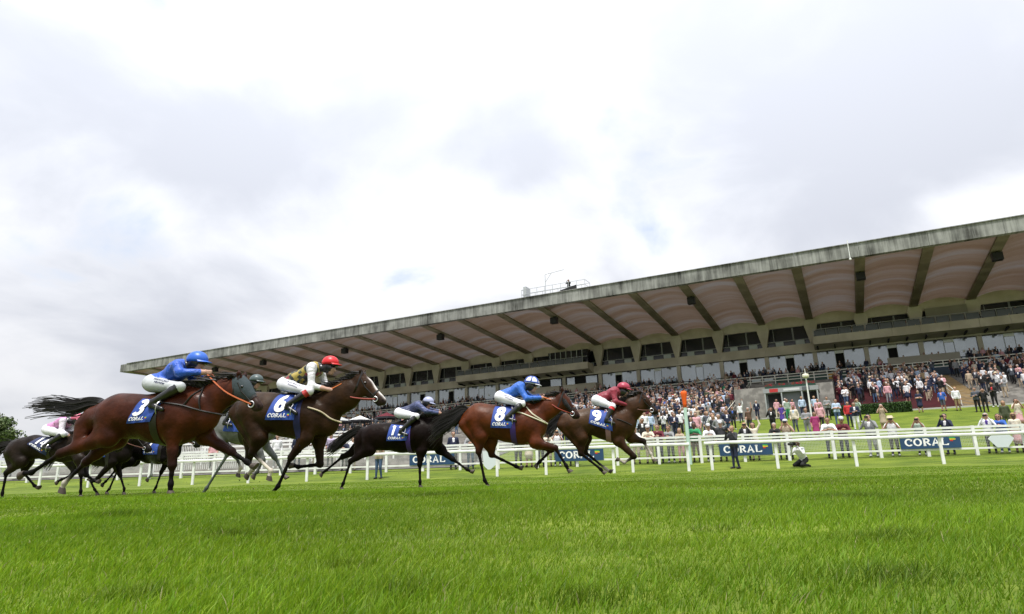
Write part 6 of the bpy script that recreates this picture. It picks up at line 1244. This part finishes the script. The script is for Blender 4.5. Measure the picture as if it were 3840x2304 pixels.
capm = MB(); capm.lathe([(.105, -.01), (.108, .03), (.095, .075), (.06, .105), (.01, .115)], 14); capm.add([(-.07, -.09, .0), (.07, -.09, .0), (.05, -.18, -.02), (-.05, -.18, -.02)], [(0, 1, 2, 3)]); CAPME = capm.me('cap', mat('cap_cloth', (.5, .5, .52), .8), True)
HEADZ = {'lean': (0, -.18, 1.58), 'sit': (0, 0, 1.17), 'kneel': (0, -.27, .95)}
prn = random.Random(31)
NAMES_TOP = {k: k.replace('paleblue', 'pale blue') for k in FAB}
USED = {}
def put_person(x, y, z, rz, pose, top, inner, bot, extra, label, group, sc=None, h=.02):
    fem = 'long' in extra; sk = 'dress' in extra
    o = bpy.data.objects.new('person', proto(pose, fem, sk, h)); COL.objects.link(o)
    o.location = (x, y, z); o.rotation_euler = (0, 0, rz); s_ = sc or (prn.uniform(.95, 1.05) * (.94 if fem else 1.0)); o.scale = (s_ * prn.uniform(.96, 1.08), s_, s_)
    sk_ = SKIN[prn.choices((0, 1, 2, 3), (6, 4, 1, 1))[0]]; hr = HAIR[prn.choice(['brown', 'dark', 'grey', 'fair', 'black', 'brown'])]
    jacket = top != inner
    short = ('short' in extra) or (not jacket and prn.random() < .45 and top not in ('black', 'navy', 'charcoal')) or (sk and prn.random() < .6)
    ms = [sk_, hr, FM[top], FM[inner], sk_ if short else FM[top], FM[bot], sk_ if (sk or 'shorts' in extra) else FM[bot], SHOEW if prn.random() < .25 else SHOE]
    for i, m_ in enumerate(ms): o.material_slots[i].link = 'OBJECT'; o.material_slots[i].material = m_
    if label in USED: USED[label] += 1; raise RuntimeError('dup label ' + label)
    USED[label] = 1
    tag(o, label, 'person', group)
    hp_ = HEADZ.get(pose, (0, -.02, 1.62))
    if 'hat' in extra.split(): link('hat', HATME, o, (hp_[0], hp_[1], hp_[2] + .04))
    if 'cap' in extra.split(): link('cap', CAPME, o, (hp_[0], hp_[1], hp_[2] + .03))
    return o
POSEW = {'stand': 'standing', 'lean': 'leaning on the rail', 'phone': 'using phone', 'cross': 'with folded arms', 'hips': 'with hands on hips', 'armup': 'with one arm raised', 'armsup': 'with both arms raised'}
_o1 = 'zeroth first second third fourth fifth sixth seventh eighth ninth tenth eleventh twelfth thirteenth fourteenth fifteenth sixteenth seventeenth eighteenth nineteenth'.split(); _o2 = {2: 'twent', 3: 'thirt', 4: 'fort', 5: 'fift', 6: 'sixt', 7: 'sevent', 8: 'eight', 9: 'ninet'}
ORD = lambda n: _o1[n] if n < 20 else (_o2[n // 10] + 'ieth' if n % 10 == 0 else _o2[n // 10] + 'y-' + _o1[n % 10])
fi = sorted([p for p in PEOPLE if p[7] == 'fence'], key=lambda p: p[0] / p[1]); li = sorted([p for p in PEOPLE if p[7] == 'lawn'], key=lambda p: p[0] / p[1])
def clothes(top, inner, bot, extra):
    if 'dress' in extra and top == bot: return NAMES_TOP[top] + ' dress'
    t = NAMES_TOP[top] + (' jacket' if top != inner else ' top')
    return '%s and %s %s' % (t, NAMES_TOP[bot], 'skirt' if 'dress' in extra else ('shorts' if 'shorts' in extra else 'trousers'))
for grp, lst, plc in (('fence', fi, 'at the white crowd fence'), ('lawn', li, 'on the lawn')):
    seen = {}
    for i, (x, y, pose, top, inner, bot, extra, _) in enumerate(lst):
        z = tz(x, y); rz = math.atan2(y, x) - math.pi / 2 + (prn.uniform(-.5, .25) if grp == 'lawn' else prn.uniform(-.35, .15))
        lab = 'person in %s %s, %s from left at %s' % (clothes(top, inner, bot, extra), POSEW[pose], ORD(i + 1), 'fence' if grp == 'fence' else 'lawn')
        if x < -9 and grp == 'fence': z = max(z, 1.0 + (.2 if False else 0))
        po = put_person(x, y, z, rz, pose, top, inner, bot, extra, lab, 'spectators ' + plc, h=.018)
        if pose == 'phone' and grp == 'fence':
            s_ = po.scale[2]; pv = Vector((0, -.30, 1.61)) * s_; pv.rotate(Matrix.Rotation(rz, 3, 'Z')); q = MB(); q.box(-.075, .075, -.006, .006, -.04, .04); ph_ = q.obj('phone', mat('phone_black', (.01, .01, .012), .25)); ph_.location = (x + pv.x, y + pv.y, z + pv.z); ph_.rotation_euler = (0, 0, rz); tag(ph_, 'black phone held up by the %s person from left at the fence' % ORD(i + 1), 'phone', 'phones held up at the fence')
# standing crowd on the steps
tops = ['navy'] * 8 + ['black'] * 6 + ['charcoal'] * 5 + ['white'] * 9 + ['grey'] * 4 + ['slate'] * 3 + ['paleblue'] * 4 + ['pink'] * 3 + ['cream'] * 2 + ['beige'] * 3 + ['red', 'maroon', 'green', 'lilac', 'blue', 'olive', 'brown', 'tan']
bots = ['charcoal', 'black', 'navy', 'denim', 'beige', 'grey', 'black', 'navy', 'tan']
def crowd(xa, xb, rows, per_row, place, grp, n0, n1, z0, z1, cnt, thin=None):
    for r_ in rows:
        nn = n0 + (n1 - n0) * (r_ + .45) / cnt; z = z0 + (z1 - z0) * (r_ + 1) / cnt; xsx = []
        m_ = per_row(r_)
        for i in range(m_): xsx.append(xa + (xb - xa) * (i + prn.uniform(.1, .9)) / m_)
        for i, xg in enumerate(sorted(xsx)):
            wx, wy, _ = gw(xg, nn + prn.uniform(-.2, .2)); top = prn.choice(tops); jk = top in ('navy', 'black', 'charcoal', 'grey', 'slate', 'beige') and prn.random() < .6
            inner = prn.choice(['white', 'paleblue', 'white', 'pink']) if jk else top; bot = prn.choice(bots); fem = prn.random() < .33
            ex = ('long ' if fem else '') + ('dress ' if fem and prn.random() < .4 else '') + ('cap ' if prn.random() < .06 else '') + ('hat ' if prn.random() < .04 else ''); pose = prn.choices(['stand', 'cross', 'phone', 'hips', 'armup'], [6, 3, 1.5, 1, .3])[0]
            rz = math.atan2(wy, wx) - math.pi / 2 + prn.uniform(-.9, .3)
            put_person(wx, wy, z, rz, pose, top, inner, bot, ex, 'person in %s, %s from left, %s %s row' % (clothes(top, inner, bot, ex), ORD(i + 1), place, ORD(r_ + 1)), grp)
crowd(7.6 * BAY, 10.7 * BAY, range(0, 14), lambda r_: 7, 'packed steps', 'crowd on the packed steps', T0, T1, TZ0, TZ1, TC)
crowd(12.35 * BAY, 13.8 * BAY, (3, 5, 7, 9, 11, 13, 16), lambda r_: 4, 'maroon terrace', 'crowd on the maroon terrace', 26.5, T1, TZ0, TZ1, TC)
crowd(14.25 * BAY, 16.6 * BAY, (2, 5, 8, 11, 13, 15, 18), lambda r_: 4, 'right hand steps', 'crowd on the right hand steps', 26.6, T1, TZ0, TZ1, TC)
crowd(2.0 * BAY, 7.5 * BAY, (2, 7), lambda r_: 5, 'steps behind horses', 'crowd on the steps behind the horses', T0, T1, TZ0, TZ1, TC)
for i, (xg, nn, top, bot, pl) in enumerate(((11.5, 28.2, 'pink', 'cream', 'by the left end of the booth'), (11.62, 28.0, 'white', 'black', 'before the booth doorway'), (11.72, 28.4, 'pink', 'pink', 'in the middle of the booth front'), (11.85, 28.1, 'paleblue', 'navy', 'by the booth shutter'), (12.02, 28.3, 'paleblue', 'charcoal', 'at the right end of the booth'), (11.66, 29.5, 'sage', 'green', 'just ahead of the booth queue'))):
    wx, wy, _ = gw(xg * BAY, nn); put_person(wx, wy, tz(wx, wy), prn.uniform(-.4, .4), 'stand', top, top, bot, 'long' if i in (0, 2, 5) else '', 'person in %s standing %s' % (clothes(top, top, bot, ''), pl), 'people at the booth')
# rail-side photographers
def photographer(x, y, pose, top, inner, bot, ex, label, rz):
    return put_person(x, y, tz(x, y), rz, pose, top, inner, bot, ex, label, 'photographers by the running rail', 1.0, .015)
CAMB = mat('camera_black', (.012, .012, .012), .4)
def photo_camera(loc, rz, label, lens=.18):
    e = empty('photo_camera', loc, rz); tag(e, label, 'camera')
    q = MB(); q.box(-.075, .075, -.045, .04, -.055, .055); q.box(-.035, .035, -.04, .03, .055, .085); q.obj('body', CAMB, e)
    q = MB(); q.tube((0, -.045, 0), (0, -.045 - lens, 0), .042, .05, 14); q.obj('lens', CAMB, e)
photographer(8.96, 26.72, 'phone', 'charcoal', 'charcoal', 'navy', '', 'photographer in dark jacket standing behind the running rail with a camera', R(-62))
photo_camera((8.96 - .27, 26.72 - .12, tz(8.96, 26.7) + 1.58), R(-62), 'camera held up by the standing photographer')
photographer(11.54, 26.26, 'kneel', 'white', 'white', 'black', '', 'photographer in white shirt kneeling on the turf by the rail', R(-58))
photo_camera((11.54 - .42, 26.26 - .27, tz(11.54, 26.26) + .89), R(-58), 'camera with long lens held by the kneeling photographer', .3)
photographer(-6.13, 29.1, 'phone', 'beige', 'beige', 'denim', '', 'photographer in pale vest and jeans behind the rail under the dark horse', R(-15))
o_ = put_person(gx0 * 0 + gw(gx0 + 5.9, 19.6)[0], gw(gx0 + 5.9, 19.6)[1], 21.24, GROT, 'phone', 'black', 'black', 'black', '', 'camera operator in black on the roof gantry', 'camera operator', 1.0)
# far rows: seated people under the glass wall and on the balconies, read as one mass
def far_crowd():
    src = []
    for ps in ('sit', 'stand', 'cross', 'phone'):
        me = proto(ps, False, False, .055); nv = len(me.vertices); co = np.zeros(nv * 3); me.vertices.foreach_get('co', co); mi = np.zeros(len(me.polygons), np.int32); me.polygons.foreach_get('material_index', mi)
        src.append((co.reshape(-1, 3), np.array([list(p.vertices) for p in me.polygons]), mi))
    pool = ['navy', 'black', 'charcoal', 'white', 'grey', 'slate', 'paleblue', 'maroon', 'black', 'charcoal', 'navy', 'pink', 'white', 'slate', 'beige', 'black', 'navy', 'charcoal', 'black', 'brown']; mats = [SKIN[0], HAIR['dark'], HAIR['grey'], HAIR['fair'], FM['black'], FM['charcoal'], FM['navy'], FM['denim'], FM['beige']] + [FM[p] for p in pool]
    Vs, Fs, Ms = [], [], []; g = np.random.default_rng(77); base = 0; spots = []
    for i in range(3):
        for x in np.arange(-6.5 * BAY, 17 * BAY, .68):
            if g.random() < (.62 if math.sin(x * .31 + i) > -.2 else .25): spots.append((x + g.normal(0, .1), 1.7 * i + .6, 11.7 - .53 * i, 0))
    for a, b, n_, z in ((3.0 * BAY, 5.6 * BAY, 2.0, 15.55), (12.1 * BAY, 17 * BAY, 2.0, 15.55)):
        for x in np.arange(a, b, .8):
            if g.random() < .5: spots.append((x, n_, z, 0))
    def row(r_, xa, xb, step, nz0=T0):
        for x in np.arange(xa, xb, step): spots.append((x + g.normal(0, .25), nz0 + (T1 - nz0) * (r_ + .45) / TC + g.normal(0, .15), TZ0 + (TZ1 - TZ0) * (r_ + 1) / TC, 1 + g.integers(0, 3)))
    for r_ in range(14, 20): row(r_, 7.0 * BAY, 10.7 * BAY, .8)
    for r_ in range(0, 14): row(r_, 6.2 * BAY, 10.75 * BAY, 1.05)
    for r_ in range(1, 20, 2): row(r_, -3 * BAY, 7 * BAY, 2.2)
    for r_ in range(4, 20): row(r_, 12.4 * BAY, 13.8 * BAY, 1.3, 26.5)
    for r_ in range(5, 20): row(r_, 14.3 * BAY, 17.2 * BAY, 1.5, 26.6)
    for (x, n_, z, k) in spots:
        co, fc, mi = src[k]; nv = len(co)
        wx, wy, _ = gw(x, n_); rz = GROT + g.uniform(-.6, .5) if k == 0 else math.atan2(wy, wx) - math.pi / 2 + g.uniform(-.9, .4); c, s = math.cos(rz), math.sin(rz); sc = g.uniform(.92, 1.08)
        v = co * sc; Vs.append(np.stack([v[:, 0] * c - v[:, 1] * s + wx, v[:, 0] * s + v[:, 1] * c + wy, v[:, 2] + z], 1)); Fs.append(fc + base); base += nv
        t = g.integers(9, len(mats)); bt = g.integers(4, 9); lut = np.array([0, g.integers(1, 4), t, t if g.random() < .6 else 12, t, bt, bt, 4]); Ms.append(lut[mi])
    o = link('distant_crowd', mesh('distant_crowd', np.concatenate(Vs), np.concatenate(Fs), mats, np.concatenate(Ms), None, True)); tag(o, 'farther rows of spectators packed on the steps, seats and balconies', 'crowd', kind='stuff')
    # crowd pressed together on the lawn behind the fence
far_crowd()
